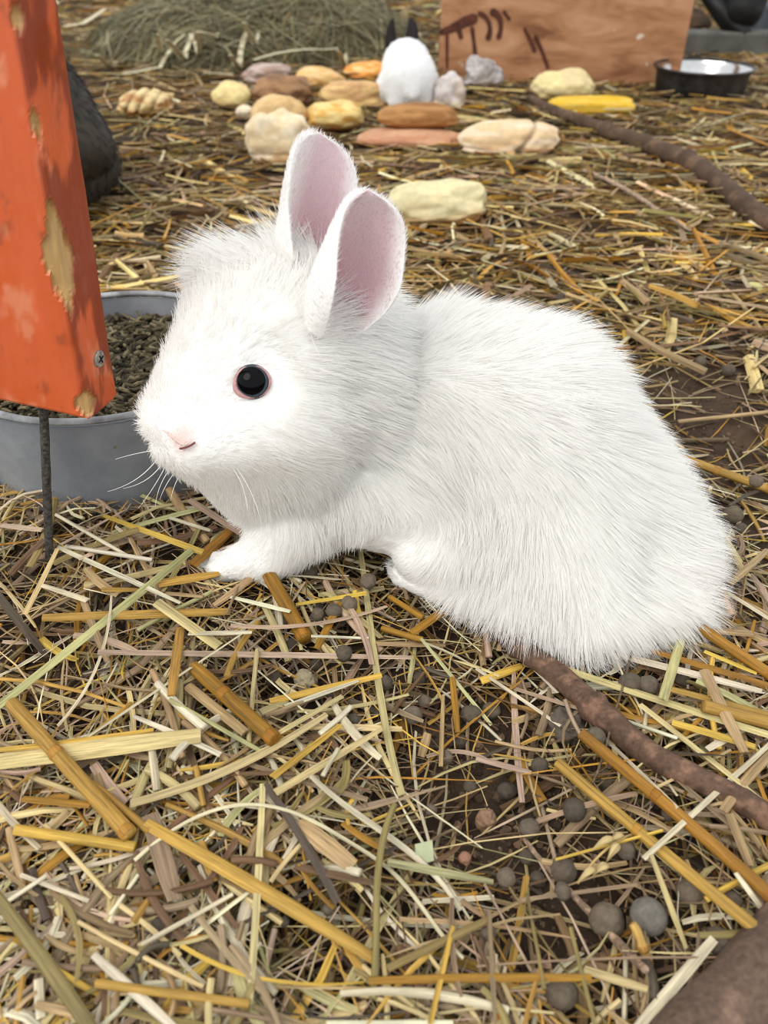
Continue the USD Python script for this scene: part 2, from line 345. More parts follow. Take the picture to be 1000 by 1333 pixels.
# ------------------------------------------------------------------ straws laid one by one: (points in pixels, width in pixels, colour, profile, label)
LEFT, MID, RIGHT = 'in the front left straw', 'in the straw in front of the rabbit', 'in the straw at the front right'
S = [
 ([(350, 748), (398, 832)], 19, 'amber', 'reed', 'short thick amber straw stub poking out under the white front paw'),
 ([(252, 868), (357, 962)], 19, 'amber', 'reed', 'thick dark amber straw stub with black streaks, left of the long upright pale straw'),
 ([(55, 804), (300, 796)], 12, 'gold', 'split', 'long level golden straw right of the thin metal rod, split at its left end'),
 ([(-30, 995), (120, 975), (262, 957)], 27, 'pale', 'split', 'broad cracked pale straw lying level at the left edge'),
 ([(-20, 978), (120, 962), (200, 950)], 8, 'yellow', 'split', 'narrow yellow straw lying along the top of the broad cracked straw'),
 ([(15, 915), (95, 1005), (170, 1088)], 19, 'gold', 'reed', 'thick golden straw slanting under the broad pale straw with an open frayed end'),
 ([(120, 1020), (195, 1082)], 10, 'gold', 'tube', 'thinner golden straw lying beside the thick slanting one'),
 ([(190, 1072), (340, 1158), (490, 1250)], 19, 'gold', 'split', 'long split golden straw slanting down to the middle of the bottom'),
 ([(127, 849), (330, 852), (536, 856)], 8, 'pink', 'blade', 'long level pinkish straw strip below the front paw'),
 ([(-10, 925), (120, 822), (250, 716)], 10, 'green', 'blade', 'long pale green blade rising from the left edge toward the paw'),
 ([(105, 965), (315, 825)], 5, 'cream', 'blade', 'slim cream straw slanting up right across the front left straw'),
 ([(75, 712), (235, 785)], 7, 'white', 'blade', 'bent whitish straw, its long arm, starting at the metal rod'),
 ([(75, 714), (55, 755), (32, 800)], 7, 'pale', 'blade', 'folded pale straw hanging down left of the metal rod foot'),
 ([(-10, 1160), (60, 1255), (122, 1345)], 18, 'olive', 'split', 'thick khaki straw in the lower left corner'),
 ([(122, 1243), (235, 1345)], 13, 'white', 'split', 'whitish split straw at the bottom edge left of middle'),
 ([(125, 1280), (325, 1307)], 11, 'gold', 'tube', 'golden straw lying level near the bottom, between the two round droppings and the frame edge'),
 ([(20, 1080), (176, 1103)], 14, 'yellow', 'tube', 'pale yellow hollow straw lying level at the left below the golden thick straw'),
 ([(195, 1060), (228, 1172)], 24, 'grey', 'blade', 'wide flat grey weathered strip left of the long split golden straw'),
 ([(469, 715), (487, 850), (505, 960), (523, 1035)], 9, 'pale', 'blade', 'long pale straw blade running straight down from under the rabbit belly'),
 ([(342, 1020), (335, 1160), (325, 1308)], 9, 'pale', 'blade', 'long upright pale straw crossing the long split golden straw'),
 ([(175, 1120), (240, 1072), (310, 1048), (368, 1053), (453, 1095), (511, 1135), (558, 1193), (603, 1248)], 5, 'cream', 'tube', 'long thin cream stem bowed in an arch across the middle of the front'),
 ([(405, 1010), (480, 1070), (555, 1128), (600, 1185)], 9, 'cream', 'split', 'cream straw slanting down right to the bare soil patch'),
 ([(388, 1070), (460, 1128)], 22, 'tan', 'blade', 'wide tan wedge-shaped straw flake near the bowed thin stem'),
 ([(345, 1020), (395, 1095), (440, 1175)], 10, 'dark', 'blade', 'dark olive strip slanting through the middle of the front straw'),
 ([(514, 1047), (497, 1101), (490, 1190), (485, 1300)], 9, 'olive', 'tube', 'upright khaki straw with one joint at the bottom middle'),
 ([(480, 1277), (620, 1273), (770, 1273)], 10, 'amber', 'split', 'long level amber straw at the bottom right of middle'),
 ([(300, 1264), (385, 1280), (475, 1278)], 5, 'yellow', 'blade', 'thin yellow blade leading into the level amber straw'),
 ([(425, 1332), (590, 1331)], 6, 'white', 'blade', 'whitish straw on the bottom edge of the view'),
 ([(504, 1122), (642, 1148)], 11, 'green', 'split', 'pale greenish straw with a white cut tip pointing right on bare soil'),
 ([(504, 1261), (637, 1196)], 11, 'olive', 'split', None), ([(589, 1169), (590, 1244), (600, 1298)], 7, 'grey', 'blade', None),
 ([(300, 1230), (334, 1275), (365, 1340)], 9, 'grey', 'blade', None), ([(248, 1179), (295, 1240), (340, 1292)], 8, 'grey', 'blade', None),
 ([(235, 1230), (289, 1258), (340, 1275)], 6, 'yellow', 'blade', None), ([(102, 1200), (185, 1245), (265, 1285)], 6, 'pale', 'tube', None), ([(143, 1191), (180, 1139)], 5, 'cream', 'tube', None),
 ([(184, 1230), (303, 1164)], 6, 'cream', 'tube', None), ([(177, 1108), (190, 1152), (248, 1230)], 10, 'brown', 'blade', 'brown bent blade beside the flat grey strip'),
 ([(27, 1139), (116, 1173)], 6, 'cream', 'tube', None), ([(58, 1074), (146, 1169)], 6, 'pale', 'tube', None),
 ([(78, 1166), (98, 1203), (98, 1278)], 8, 'olive', 'blade', 'knotted leafy stalk standing near the lower left corner'),
 ([(-5, 772), (61, 855)], 12, 'dark', 'blade', 'dark grey-green blade at the left edge below the rod'), ([(145, 775), (112, 896), (75, 945)], 4, 'cream', 'blade', None),
 ([(235, 818), (223, 906)], 13, 'gold', 'split', 'short upright golden flake between level straws left of the paw'), ([(204, 784), (286, 842)], 15, 'pale', 'split', None),
 ([(245, 825), (328, 823)], 7, 'white', 'blade', 'short white level straw sliver just left of the amber stub'), ([(221, 911), (340, 978)], 6, 'green', 'tube', None), ([(245, 893), (320, 954)], 14, 'tan', 'split', None),
 ([(197, 971), (204, 1029)], 10, 'cream', 'split', None), ([(122, 995), (140, 1020), (163, 1046)], 13, 'pink', 'blade', None), ([(255, 998), (265, 1049)], 7, 'gold', 'tube', None),
 ([(170, 1046), (340, 981), (425, 930)], 12, 'pale', 'split', None), ([(351, 913), (497, 879)], 10, 'yellow', 'split', None), ([(371, 920), (467, 886)], 8, 'white', 'blade', None),
 ([(358, 957), (446, 906)], 7, 'pale', 'blade', None), ([(354, 1012), (443, 944)], 10, 'yellow', 'split', None), ([(358, 1032), (497, 949)], 11, 'pale', 'split', None),
 ([(490, 838), (579, 840)], 10, 'tan', 'split', None), ([(497, 818), (550, 833)], 9, 'amber', 'tube', None), ([(507, 777), (550, 804)], 8, 'amber', 'tube', None),
 ([(535, 825), (582, 792)], 13, 'amber', 'split', 'amber split wedge just in front of the rabbit hind foot'), ([(548, 831), (640, 944)], 5, 'green', 'blade', None), ([(412, 845), (443, 784)], 10, 'amber', 'split', None),
 ([(405, 828), (480, 831)], 4, 'white', 'tube', None), ([(450, 782), (470, 818), (484, 865)], 9, 'pink', 'blade', None), ([(300, 814), (368, 816), (504, 789)], 7, 'pink', 'blade', None),
 ([(385, 787), (477, 772)], 7, 'yellow', 'blade', None), ([(300, 777), (378, 796)], 7, 'white', 'blade', None), ([(589, 882), (596, 954)], 9, 'amber', 'split', None), ([(577, 906), (574, 998)], 6, 'tan', 'split', None),
 ([(557, 954), (548, 985)], 13, 'tan', 'split', None), ([(555, 985), (610, 980), (640, 992)], 6, 'pink', 'blade', None), ([(511, 927), (552, 876)], 5, 'brown', 'tube', None),
 ([(757, 955), (880, 1058), (1010, 1172)], 17, 'amber', 'reed', 'long smooth amber straw right of the stick running to the right edge'),
 ([(726, 993), (885, 1127), (1000, 1222)], 16, 'gold', 'reed', 'long golden jointed straw below the smooth amber one'),
 ([(913, 818), (1010, 883)], 15, 'amber', 'reed', 'amber straw just right of the rabbit rump, cut by the right edge'), ([(917, 848), (985, 877)], 9, 'yellow', 'split', 'bright yellow flake beside the rabbit rump'),
 ([(833, 843), (1005, 893)], 11, 'amber', 'split', None), ([(715, 864), (856, 911), (1005, 958)], 13, 'pale', 'split', 'long flat pale straw crossing over the front stick to the right'),
 ([(783, 847), (992, 900)], 12, 'cream', 'split', None), ([(870, 896), (1005, 931)], 10, 'gold', 'split', None), ([(916, 919), (1010, 944)], 17, 'gold', 'reed', 'thick golden straw with a pale joint at the right edge'),
 ([(875, 940), (983, 972)], 12, 'yellow', 'split', None), ([(917, 873), (945, 930), (970, 980)], 15, 'tan', 'split', 'tan flat straw slanting steeply over the level ones at the right edge'),
 ([(833, 917), (920, 985), (1005, 1052)], 10, 'pale', 'blade', None), ([(1005, 966), (838, 1118)], 7, 'cream', 'blade', 'slim cream straw crossing the stick and both long amber straws'),
 ([(814, 938), (882, 961)], 5, 'white', 'tube', None), ([(871, 980), (974, 985)], 8, 'dark', 'blade', None), ([(888, 830), (863, 911)], 12, 'green', 'split', None),
 ([(620, 870), (730, 945)], 5, 'cream', 'blade', None), ([(669, 896), (720, 912), (780, 930)], 6, 'pink', 'blade', None), ([(675, 1080), (750, 1052), (829, 1033)], 7, 'grey', 'blade', None),
 ([(620, 987), (692, 1006)], 9, 'pink', 'split', None), ([(776, 950), (882, 1052)], 5, 'cream', 'blade', None), ([(658, 833), (726, 902)], 5, 'white', 'blade', None),
 ([(723, 1119), (863, 1081)], 4, 'yellow', 'tube', None), ([(848, 1113), (894, 1235)], 8, 'pale', 'split', None), ([(930, 1222), (829, 1340)], 14, 'cream', 'blade', 'flat cream strip rising from the bottom edge at the right'),
 ([(620, 1258), (760, 1249), (1005, 1248)], 3, 'grey', 'tube', 'very thin grey stem stretched level across the lower right'), ([(761, 1262), (844, 1288)], 12, 'pale', 'split', None),
 ([(686, 1163), (709, 1288)], 5, 'olive', 'tube', None), ([(743, 1208), (776, 1340)], 6, 'olive', 'tube', None), ([(631, 1151), (692, 1265)], 4, 'pink', 'tube', None), ([(637, 1185), (645, 1340)], 7, 'grey', 'blade', None),
 ([(673, 1172), (833, 1151)], 5, 'grey', 'blade', None), ([(958, 1136), (1005, 1200)], 8, 'cream', 'blade', None), ([(950, 1060), (977, 1128)], 12, 'tan', 'split', None),
 ([(916, 709), (954, 801)], 10, 'pink', 'split', 'pinkish straw leaning against the rear of the white rabbit'), ([(935, 686), (973, 750)], 12, 'pale', 'split', None), ([(999, 716), (950, 761)], 10, 'tan', 'split', None),
 ([(890, 597), (1005, 638)], 12, 'gold', 'reed', 'golden jointed straw at the right edge behind the rabbit rump'), ([(883, 549), (1005, 536)], 6, 'tan', 'tube', 'slim tan stem lying level on bare soil right of the rabbit'), ([(946, 771), (1005, 808)], 9, 'cream', 'split', None),
 ([(901, 399), (1005, 412)], 8, 'gold', 'split', None), ([(945, 345), (930, 388)], 12, 'pale', 'split', None),
 ([(303, 688), (250, 736)], 15, 'amber', 'split', 'dark amber split straw between the basin and the white paw'), ([(247, 651), (316, 695)], 10, 'pink', 'split', 'pink straw leaning beside the basin foot under the rabbit chest'),
 ([(221, 674), (274, 691)], 5, 'white', 'tube', None), ([(135, 671), (264, 719)], 8, 'yellow', 'blade', None), ([(205, 760), (285, 747)], 15, 'gold', 'split', None), ([(132, 768), (180, 768)], 10, 'gold', 'split', None),
 ([(-5, 683), (56, 690)], 9, 'pink', 'split', None), ([(73, 670), (175, 729)], 5, 'cream', 'tube', None), ([(56, 762), (115, 782)], 9, 'cream', 'split', None), ([(79, 709), (165, 663)], 6, 'pink', 'blade', None),
 ([(86, 711), (198, 729)], 6, 'white', 'tube', None), ([(705, 860), (760, 820)], 12, 'gold', 'split', None), ([(0, 1180), (60, 1140)], 6, 'cream', 'tube', None), ([(440, 975), (420, 1010)], 6, 'white', 'tube', None),
 ([(30, 1040), (118, 1048)], 10, 'amber', 'split', None), ([(590, 1205), (560, 1333)], 7, 'yellow', 'blade', None), ([(960, 1333), (1000, 1265)], 9, 'yellow', 'blade', None),
]
CN = dict(pale='pale', cream='cream', white='whitish', tan='tan', grey='grey-brown', gold='golden', amber='amber', pink='pinkish', brown='brown', olive='khaki', green='pale green', dark='dark grey-brown', yellow='yellow')
CATN = dict(reed='straw', tube='straw', split='straw', blade='straw')
def shape_word(prof, w): return {'tube': 'round straw', 'reed': 'thick straw', 'split': 'split straw', 'blade': 'flat straw'}[prof]
def region(px, py):
    if py < 620: return 'on the floor behind the white rabbit'
    if px > 620: return 'on the right below the white rabbit'
    if py < 1000: return 'in the left half beside and below the white paw' if px < 380 else 'just below the white rabbit belly'
    return 'near the lower left corner' if px < 380 else 'at the bottom middle'
def resample(p, n):
    p = np.asarray(p, float); L = np.concatenate([[0], np.cumsum(np.linalg.norm(np.diff(p, axis=0), axis=1))]); q = np.linspace(0, L[-1], n)
    if len(p) > 2:
        from scipy.interpolate import CubicSpline
        return CubicSpline(L, p)(q)
    return np.stack([np.interp(q, L, p[:, i]) for i in range(p.shape[1])], 1)
def place_straw(pts, wpx, col, prof, label):
    n = 16 if prof == 'reed' else max(8, 4 * len(pts))
    pp = resample(pts, n); w = px2m(G(*pp[n // 2], .008), wpx)
    xy = np.array([G(a, b, .010)[:2] for a, b in pp])
    th = w * {'reed': .9, 'tube': .9, 'split': .45, 'blade': .2}[prof]
    z = near.lay(xy, w, th, stiff=.85, cap=.026)
    path = np.array([G(a, b, c) for (a, b), c in zip(pp, z)])
    c = colour(col)
    mid = pts[len(pts) // 2] if len(pts) > 2 else ((pts[0][0] + pts[1][0]) / 2, (pts[0][1] + pts[1][1]) / 2)
    if not label:
        Lp = math.hypot(pts[-1][0] - pts[0][0], pts[-1][1] - pts[0][1]); size = 'short' if Lp < 60 else 'long' if Lp > 115 else 'medium'
        wide = ' thin' if wpx < 5.5 else ' wide' if wpx > 9.5 else ''
        label = unique(lambda k: f'{size}{wide} {CN[col]} {shape_word(prof, w)}, {tilt_word(pts[0], pts[-1])}, {where(*mid, k)}')
        group = 'loose straws lying on the litter'
    else: group = 'loose straws lying on the litter'
    kind = {'reed': 'straw', 'tube': 'straw', 'split': 'split_straw', 'blade': 'flat_straw'}[prof]
    if prof == 'reed':
        x = thing(kind, label, 'straw', path[0], group)
        t = np.linspace(0, 1, n)
        v, f, sv = sweep(path, w, w * .92, 'tube', k=14, taper=1 - .04 * np.cos(t * 9) ** 2)
        tt = tints(c, v, n) * (1 - .35 * (np.abs(np.sin(sv[:, 0:1] * 9 + 1)) < .18))
        obj('stem', (v, f), M['straw'], x, tint=np.clip(tt, 0, 1), sv=sv, smooth=True)
        L = np.linalg.norm(path[-1] - path[0])
        for q in ([.93] if L < .05 else [.38, .97] if L < .12 else [.12, .48, .8]):
            i = q * (n - 1); p0 = np.array([np.interp(i, np.arange(n), path[:, a]) for a in range(3)]); d = (path[-1] - path[0]) / L
            v, f, sv = sweep(p0 + np.linspace(-1, 1, 7)[:, None] * d * w * .35, w * 1.02, w * .98, 'tube', k=14, taper=(.9, .98, 1.02, 1.05, 1.02, .98, .9))
            obj('node', (v, f), M['straw'], x, tint=np.clip(c * np.array([1.0, .86, .7]), 0, 1), sv=sv, smooth=True)
        return
    tp = (rng.uniform(.75, 1), 1, 1, rng.uniform(.55, 1)) if prof != 'tube' else (1, 1)
    v, f, sv = sweep(path, w, th, prof, k=8, taper=tp, roll=rng.normal(0, .15), twist=rng.normal(0, .3) if prof == 'blade' else 0)
    tt = tints(c, v, n)
    if prof != 'tube' and rng.random() < .5: tt = tt * (1 - .3 * (np.abs(np.sin(sv[:, 0:1] * 12 + rng.random() * 6)) < .25))
    obj(kind, (v, f), M['straw'], tint=np.clip(tt, 0, 1), sv=sv, smooth=(prof == 'tube'), label=label, category='straw', group=group)
# loose medium straws first, then the ones that the photograph shows lying on top
loose = 0
while loose < 150:
    py = rng.uniform(640, 1330); px = rng.uniform(5, 995); c = G(px, py)
    if rng.random() < 1.15 * bare(c[0], c[1]) ** .5 or (430 < px < 900 and py < 800) or (260 < px < 450 and py < 760) or (px > 480 and rng.random() < .45): continue
    L = rng.uniform(45, 150); ang = rng.uniform(0, math.pi); w = rng.uniform(5, 12)
    dx, dy = L / 2 * math.cos(ang), L / 2 * math.sin(ang) * .85
    prof = rng.choice(['tube', 'split', 'blade'], p=[.2, .4, .4]); col = rng.choice(KINDS, p=WEIGHT)
    place_straw([(px - dx, py - dy), (px + rng.normal(0, 4), py + rng.normal(0, 4)), (px + dx, py + dy)], w, col, prof, None); loose += 1
for s in S: place_straw(*s)

for q, (px, py, r) in enumerate(DROPS):
    c = G(px, py, .006); rr = px2m(c, r); c = G(px, py, ground_z(c[0], c[1]) + rr * .75)
    i, j = near.ij(np.array([[c[0], c[1]]])); c[2] = max(c[2], min(near.h[i[0], j[0]] - rr * .1, .018)); i_ = 0
    g = rng.uniform(.8, 1.15)
    v, f = lump(c, rr, q, .12, rng.uniform(.86, 1.08, 3))
    obj('rabbit_dropping', (v, f), M['dropping'], tint=lin(*(np.array([98, 88, 76]) * g)), smooth=True,
        label=unique(lambda k: f'{"tiny" if r < 10.5 else "small" if r < 14 else "large"} round grey-brown rabbit dropping {where(px, py, k)}'), category='dropping', group='round rabbit droppings on the soil')
def single_lump(name, px, py, r, rgb, label, cat, amp=.2, sq=(1, 1, .9), seed=1):
    c = G(px, py, .006); rr = px2m(c, r); i, j = near.ij(c[None, :2]); c = G(px, py, max(ground_z(c[0], c[1]) + rr * sq[2] * .8, min(near.h[i[0], j[0]], .016)))
    v, f = lump(c, rr, seed, amp, sq, 4)
    return obj(name, (v, f), M['dropping'], tint=lin(*rgb), smooth=True, label=label, category=cat)
single_lump('rabbit_dropping', 845, 1193, 23, (112, 108, 100), 'largest pale grey round dropping at the lower right beside the short knotted straw piece', 'dropping', .06, seed=70)
single_lump('pebble', 633, 1068, 17, (140, 112, 90), 'reddish brown knobbly pebble standing on the bare soil below the rabbit', 'pebble', .35, (.8, .8, 1.15), seed=71)
single_lump('pebble', 605, 1117, 8, (150, 112, 92), 'tiny reddish pebble beside the pale green leaf scrap on bare soil', 'pebble', .3, seed=76)
single_lump('soil_clod', 738, 943, 26, (96, 86, 76), 'crumbly dark soil clod touching the left side of the front stick', 'clod', .4, seed=72)
single_lump('soil_clod', 398, 886, 15, (150, 138, 112), 'pale speckled crumbly clod between straws below the front paw', 'clod', .35, seed=73)

# ------------------------------------------------------------------ helpers for bodies
def hull(pairs):                             # pairs of (centre, radius): hull of spheres for every bone, joined
    out = m3.Manifold()
    for bone in pairs:
        out += m3.Manifold.batch_hull([m3.Manifold.sphere(float(r), 28).translate(tuple(map(float, c))) for c, r in bone])
    return out
def to_tm(m):
    a = m.to_mesh(); return trimesh.Trimesh(np.array(a.vert_properties[:, :3], float), np.array(a.tri_verts), process=True)
def to_m3(v, f):
    return m3.Manifold(m3.Mesh(np.asarray(v, np.float32), np.asarray(f, np.uint32)))
def organic(bones, edge, it=20):
    t = to_tm(hull(bones).refine_to_length(edge)); trimesh.smoothing.filter_taubin(t, lamb=.5, nu=.53, iterations=it); return t
def unit(v): v = np.asarray(v, float); return v / np.maximum(np.linalg.norm(v, axis=-1, keepdims=True), 1e-12)
def ear_shell(B, T, N, wmax, thick, nu=34, nv=25, base=.55, fold=(115, 75, 40), bend=0.0, point=2.4):
    """a cupped leaf: outer and inner skin closed at the rim. Returns (v, f, inner points)"""
    A = unit(T - B); N = unit(N - A * (N @ A)); Sd = np.cross(A, N); L = np.linalg.norm(T - B)
    outer, inner = [], []
    for a in range(nu):
        u = a / (nu - 1) * .997
        w = wmax * (base + (1 - base) * math.sin(math.pi / 2 * min(u / .5, 1))) * math.sqrt(max(1 - max(0, (u - .42) / .58) ** point, .0))
        Ph = math.radians(np.interp(u, [0, .5, 1], fold)); rho = max(w, 2e-4) / (math.sin(Ph) if Ph < math.pi / 2 else 1)
        c = B + A * L * u + N * bend * L * u * u
        th = min(thick, rho * .6)
        for q in np.linspace(-1, 1, nv):
            e = math.sqrt(max(0, 1 - abs(q) ** 6)) * .8 + .2
            for lst, r in ((outer, rho), (inner, rho - th * e)):
                lst.append(c + r * math.sin(q * Ph) * Sd + (rho - r * math.cos(q * Ph)) * N)
    o, i = np.array(outer).reshape(nu, nv, 3), np.array(inner).reshape(nu, nv, 3)
    ring = np.concatenate([o, i[:, ::-1]], 1); k = ring.shape[1]           # closed loops
    v = ring.reshape(-1, 3); f = []
    for a in range(nu - 1):
        for b in range(k):
            p, q_ = a * k + b, a * k + (b + 1) % k
            f += [[p, q_, q_ + k], [p, q_ + k, p + k]]
    for row, flip in ((0, False), (nu - 1, True)):
        for b in range(nv - 1):
            p, q_, r, s_ = row * k + b, row * k + b + 1, row * k + (k - 2 - b), row * k + (k - 1 - b)
            t = [[p, s_, r], [p, r, q_]]
            f += [x[::-1] for x in t] if flip else t
    t = trimesh.Trimesh(v, np.array(f), process=False)
    if t.volume < 0: t.invert()
    return t, i.reshape(-1, 3), o.reshape(-1, 3)
def sample_surface(t, n, seed, weight=None):
    r = np.random.default_rng(seed); a = t.area_faces * (1 if weight is None else weight); i = r.choice(len(a), n, p=a / a.sum())
    b = r.random((n, 2)); b = np.where(b.sum(1, keepdims=True) > 1, 1 - b, b)
    tr = t.triangles[i]; p = tr[:, 0] + b[:, :1] * (tr[:, 1] - tr[:, 0]) + b[:, 1:] * (tr[:, 2] - tr[:, 0])
    vn = t.vertex_normals[t.faces[i]]; n_ = unit(vn[:, 0] * (1 - b.sum(1))[:, None] + vn[:, 1] * b[:, :1] + vn[:, 2] * b[:, 1:])
    return p, n_, i
def comb(p, n, marks, sig, seed, k=4, w0=.00027, messy=.26, zmin=.012):
    """hair strands: marks = [(point, flow, length, lift)]"""
    r = np.random.default_rng(seed)
    P = np.array([m[0] for m in marks]); D = np.linalg.norm(p[:, None] - P[None], axis=2); wgt = np.exp(-(D / sig) ** 2) + 1e-9 / (D + 1e-3); wgt /= wgt.sum(1, keepdims=True)
    flow, ln, lift = wgt @ unit(np.array([m[1] for m in marks], float)), wgt @ np.array([m[2] for m in marks]), wgt @ np.array([m[3] for m in marks])
    tuft = np.stack([meshkit.noise(p * 95, s_ + seed) for s_ in (1, 2, 3)], 1) - .5 + .5 * (np.stack([meshkit.noise(p * 240, s_ + seed) for s_ in (4, 5, 6)], 1) - .5)
    flow = flow + messy * 1.5 * tuft + messy * .35 * r.normal(size=p.shape)
    t = unit(flow - n * (flow * n).sum(1, keepdims=True))
    lift = lift * .86; ln = ln * r.uniform(.55, 1.25, len(p)) * (1 + .5 * (meshkit.noise(p * 130, 31) - .5)); lift = lift * r.uniform(.75, 1.25, len(p))
    q = np.linspace(0, 1, k); out = np.empty((len(p), k, 3))
    a0, a1 = np.arctan(lift) * 1.15, np.arctan(lift) * .62
    pos = p - n * .0008
    for s_ in range(k):
        out[:, s_] = pos
        a = a0 + (a1 - a0) * q[s_]
        pos = pos + (np.cos(a)[:, None] * t + np.sin(a)[:, None] * n) * (ln / (k - 1))[:, None]
    out[..., 2] = np.maximum(out[..., 2], zmin + .003 * r.random((len(p), 1)))
    w = w0 * r.uniform(.7, 1.3, (len(p), 1)) * np.interp(q, [0, .5, .8, 1], [1, .85, .5, .12])[None]
    return out, w
def vert_colour(v, base, spots):
    """spots = [(centre, radius, colour, softness)]"""
    c = np.tile(base, (len(v), 1))
    for o, r, col, soft in spots:
        d = np.linalg.norm(v - o, axis=1); a = np.clip((r - d) / (r * soft) + .5, 0, 1)[:, None]; c = c * (1 - a) + np.asarray(col) * a
    return c

# ------------------------------------------------------------------ the white rabbit
X = lambda px, py, y, r: (R(px, py, y), r * .95)
def GZp(px, py, z, r): return (G(px, py, z), r)
rear, rear_top, hump, shoulder = X(742, 650, .315, .050), X(672, 563, .330, .0545), X(590, 520, .338, .043), X(492, 548, .340, .042)
rump, tail, belly, near_thigh, far_thigh = X(818, 712, .298, .036), X(888, 772, .290, .013), X(600, 640, .322, .044), X(722, 690, .292, .040), X(735, 640, .345, .040)
chest, neck, skull, brow, cheek, muzzle, far_muzzle, nose = X(398, 598, .328, .036), X(425, 480, .332, .040), X(368, 440, .318, .037), X(326, 420, .318, .028), X(372, 535, .298, .028), X(258, 573, .283, .0155), X(226, 545, .300, .015), X(236, 558, .283, .0105)
chin = X(292, 602, .295, .0165); bridge = X(272, 492, .302, .021)
mouth_far = X(225, 580, .293, .010)
paw_n, wrist_n, elbow_n = GZp(296, 738, .012, .0078), GZp(348, 722, .022, .0135), X(398, 652, .316, .029)
paw_f, wrist_f, elbow_f = GZp(345, 715, .012, .0075), GZp(385, 705, .02, .010), X(420, 640, .345, .022)
hind_toe, hind_heel = GZp(524, 750, .011, .006), GZp(620, 772, .018, .012)
hind_toe_f, hind_heel_f = GZp(545, 715, .011, .008), GZp(690, 715, .018, .014)
haunch, hem, hem_tail, breast = X(566, 708, .298, .024), GZp(768, 806, .021, .0175), GZp(876, 787, .020, .0145), X(346, 632, .318, .025)
hem_front, underarm = GZp(668, 778, .021, .016), X(462, 628, .328, .029)
bones = [[haunch, near_thigh, belly], [near_thigh, hem, hem_front], [hem, hem_tail, rump], [underarm, chest, belly], [breast, chest, elbow_n], [breast, cheek, chin], [rear, rear_top], [rear_top, hump], [hump, shoulder], [rear, rump], [rump, tail], [rear, belly, shoulder], [near_thigh, rear, rear_top], [far_thigh, rear, rear_top], [near_thigh, belly], [shoulder, chest, neck],
         [neck, skull, shoulder], [skull, brow], [skull, cheek, brow], [brow, bridge, cheek], [bridge, muzzle, far_muzzle], [cheek, muzzle, chin], [muzzle, nose, far_muzzle], [chin, muzzle, mouth_far], [neck, cheek, chest],
         [chest, elbow_n], [elbow_n, wrist_n], [wrist_n, paw_n], [chest, elbow_f], [elbow_f, wrist_f], [wrist_f, paw_f], [near_thigh, hind_heel], [hind_heel, hind_toe], [far_thigh, hind_heel_f], [hind_heel_f, hind_toe_f]]
for k in range(4):                           # toes of the near front paw and hind foot
    bones.append([paw_n, GZp(274 + 9 * (k % 2), 728 + 7 * k, .010, .0042)])
    bones.append([hind_toe, GZp(513 + 6 * k, 744 + 5 * k, .009, .0034)])
torso = organic(bones, .0035, 14)
ear_n, ear_n_in, ear_n_out = ear_shell(R(404, 414, .306), R(464, 238, .312), np.array([.70, -.70, .05]), .0186, .0028, base=.6, fold=(128, 102, 55), bend=.10, point=6.0)
ear_f, ear_f_in, ear_f_out = ear_shell(R(368, 345, .335), R(406, 171, .347), np.array([.78, -.62, .05]), .0212, .0028, base=.6, fold=(115, 70, 48), bend=.02, point=5.0)
whole = to_m3(torso.vertices, torso.faces) + to_m3(ear_n.vertices, ear_n.faces) + to_m3(ear_f.vertices, ear_f.faces)
body = to_tm(whole)
bv = np.array(body.vertices)
def hit(px, py, mesh=None):
    loc, _, tri = (mesh or torso).ray.intersects_location([[0, 0, CAM_H]], [unit(ray(px, py))], multiple_hits=False)
    return loc[0], torso.face_normals[tri[0]]
_p, _ = hit(329, 497); _d = -unit(ray(329, 497)); _s = bv - _p; _h = _s @ _d; _r = np.linalg.norm(_s - _h[:, None] * _d, axis=1)   # a shallow socket round the near eye
_a = np.clip((.019 - _r) / .009, 0, 1) * (np.abs(_h) < .02); bv = bv - (np.maximum(_h + .0006, 0) * _a)[:, None] * _d; body = trimesh.Trimesh(bv, body.faces, process=False)
white = np.array([.93, .925, .91])
pink, deep = lin(228, 206, 211), lin(184, 128, 140)  # deep paints the shade inside the ear cups into the colour
col = np.tile(white, (len(bv), 1))
for inn, out, B in ((ear_n_in, ear_n_out, R(404, 414, .306)), (ear_f_in, ear_f_out, R(368, 345, .335))):
    (di, ix), do = cKDTree(inn).query(bv), cKDTree(out).query(bv)[0]
    qq_ = np.linspace(-1, 1, 25)[ix % 25]; far_ear = out is ear_f_out
    a = np.clip((do - di) / .0010, 0, 1) * (di < .003) * (np.clip((qq_ + .55) / .6, 0, 1) if far_ear else np.clip((qq_ + 1.0) / .15, 0, 1)) * np.clip((1.0 - qq_) / .3, 0, 1); a = a[:, None]
    dd = np.clip(1 - np.linalg.norm(bv - B, axis=1) / .060, 0, 1)
    dd = np.maximum(dd, np.clip(-qq_ * .8, 0, .7) * (0 if far_ear else 1))[:, None]
    col = col * (1 - a) + a * (pink * (1 - dd) + deep * dd)
nose_p, nose_n = hit(237, 571)
eye_p, eye_n = hit(329, 497)
col2 = vert_colour(bv, white, [(nose_p, .0055, lin(226, 200, 194), .9)])
near_nose = np.linalg.norm(bv - nose_p, axis=1) < .012
col[near_nose] = col2[near_nose]
rabbit = thing('white_rabbit', 'fluffy white young rabbit with pink-lined upright ears sitting large in the foreground', 'rabbit', (eye_p[0] * 0 + .04, .31, 0))
obj('body', body, M['skin'], rabbit, tint=col, smooth=True)
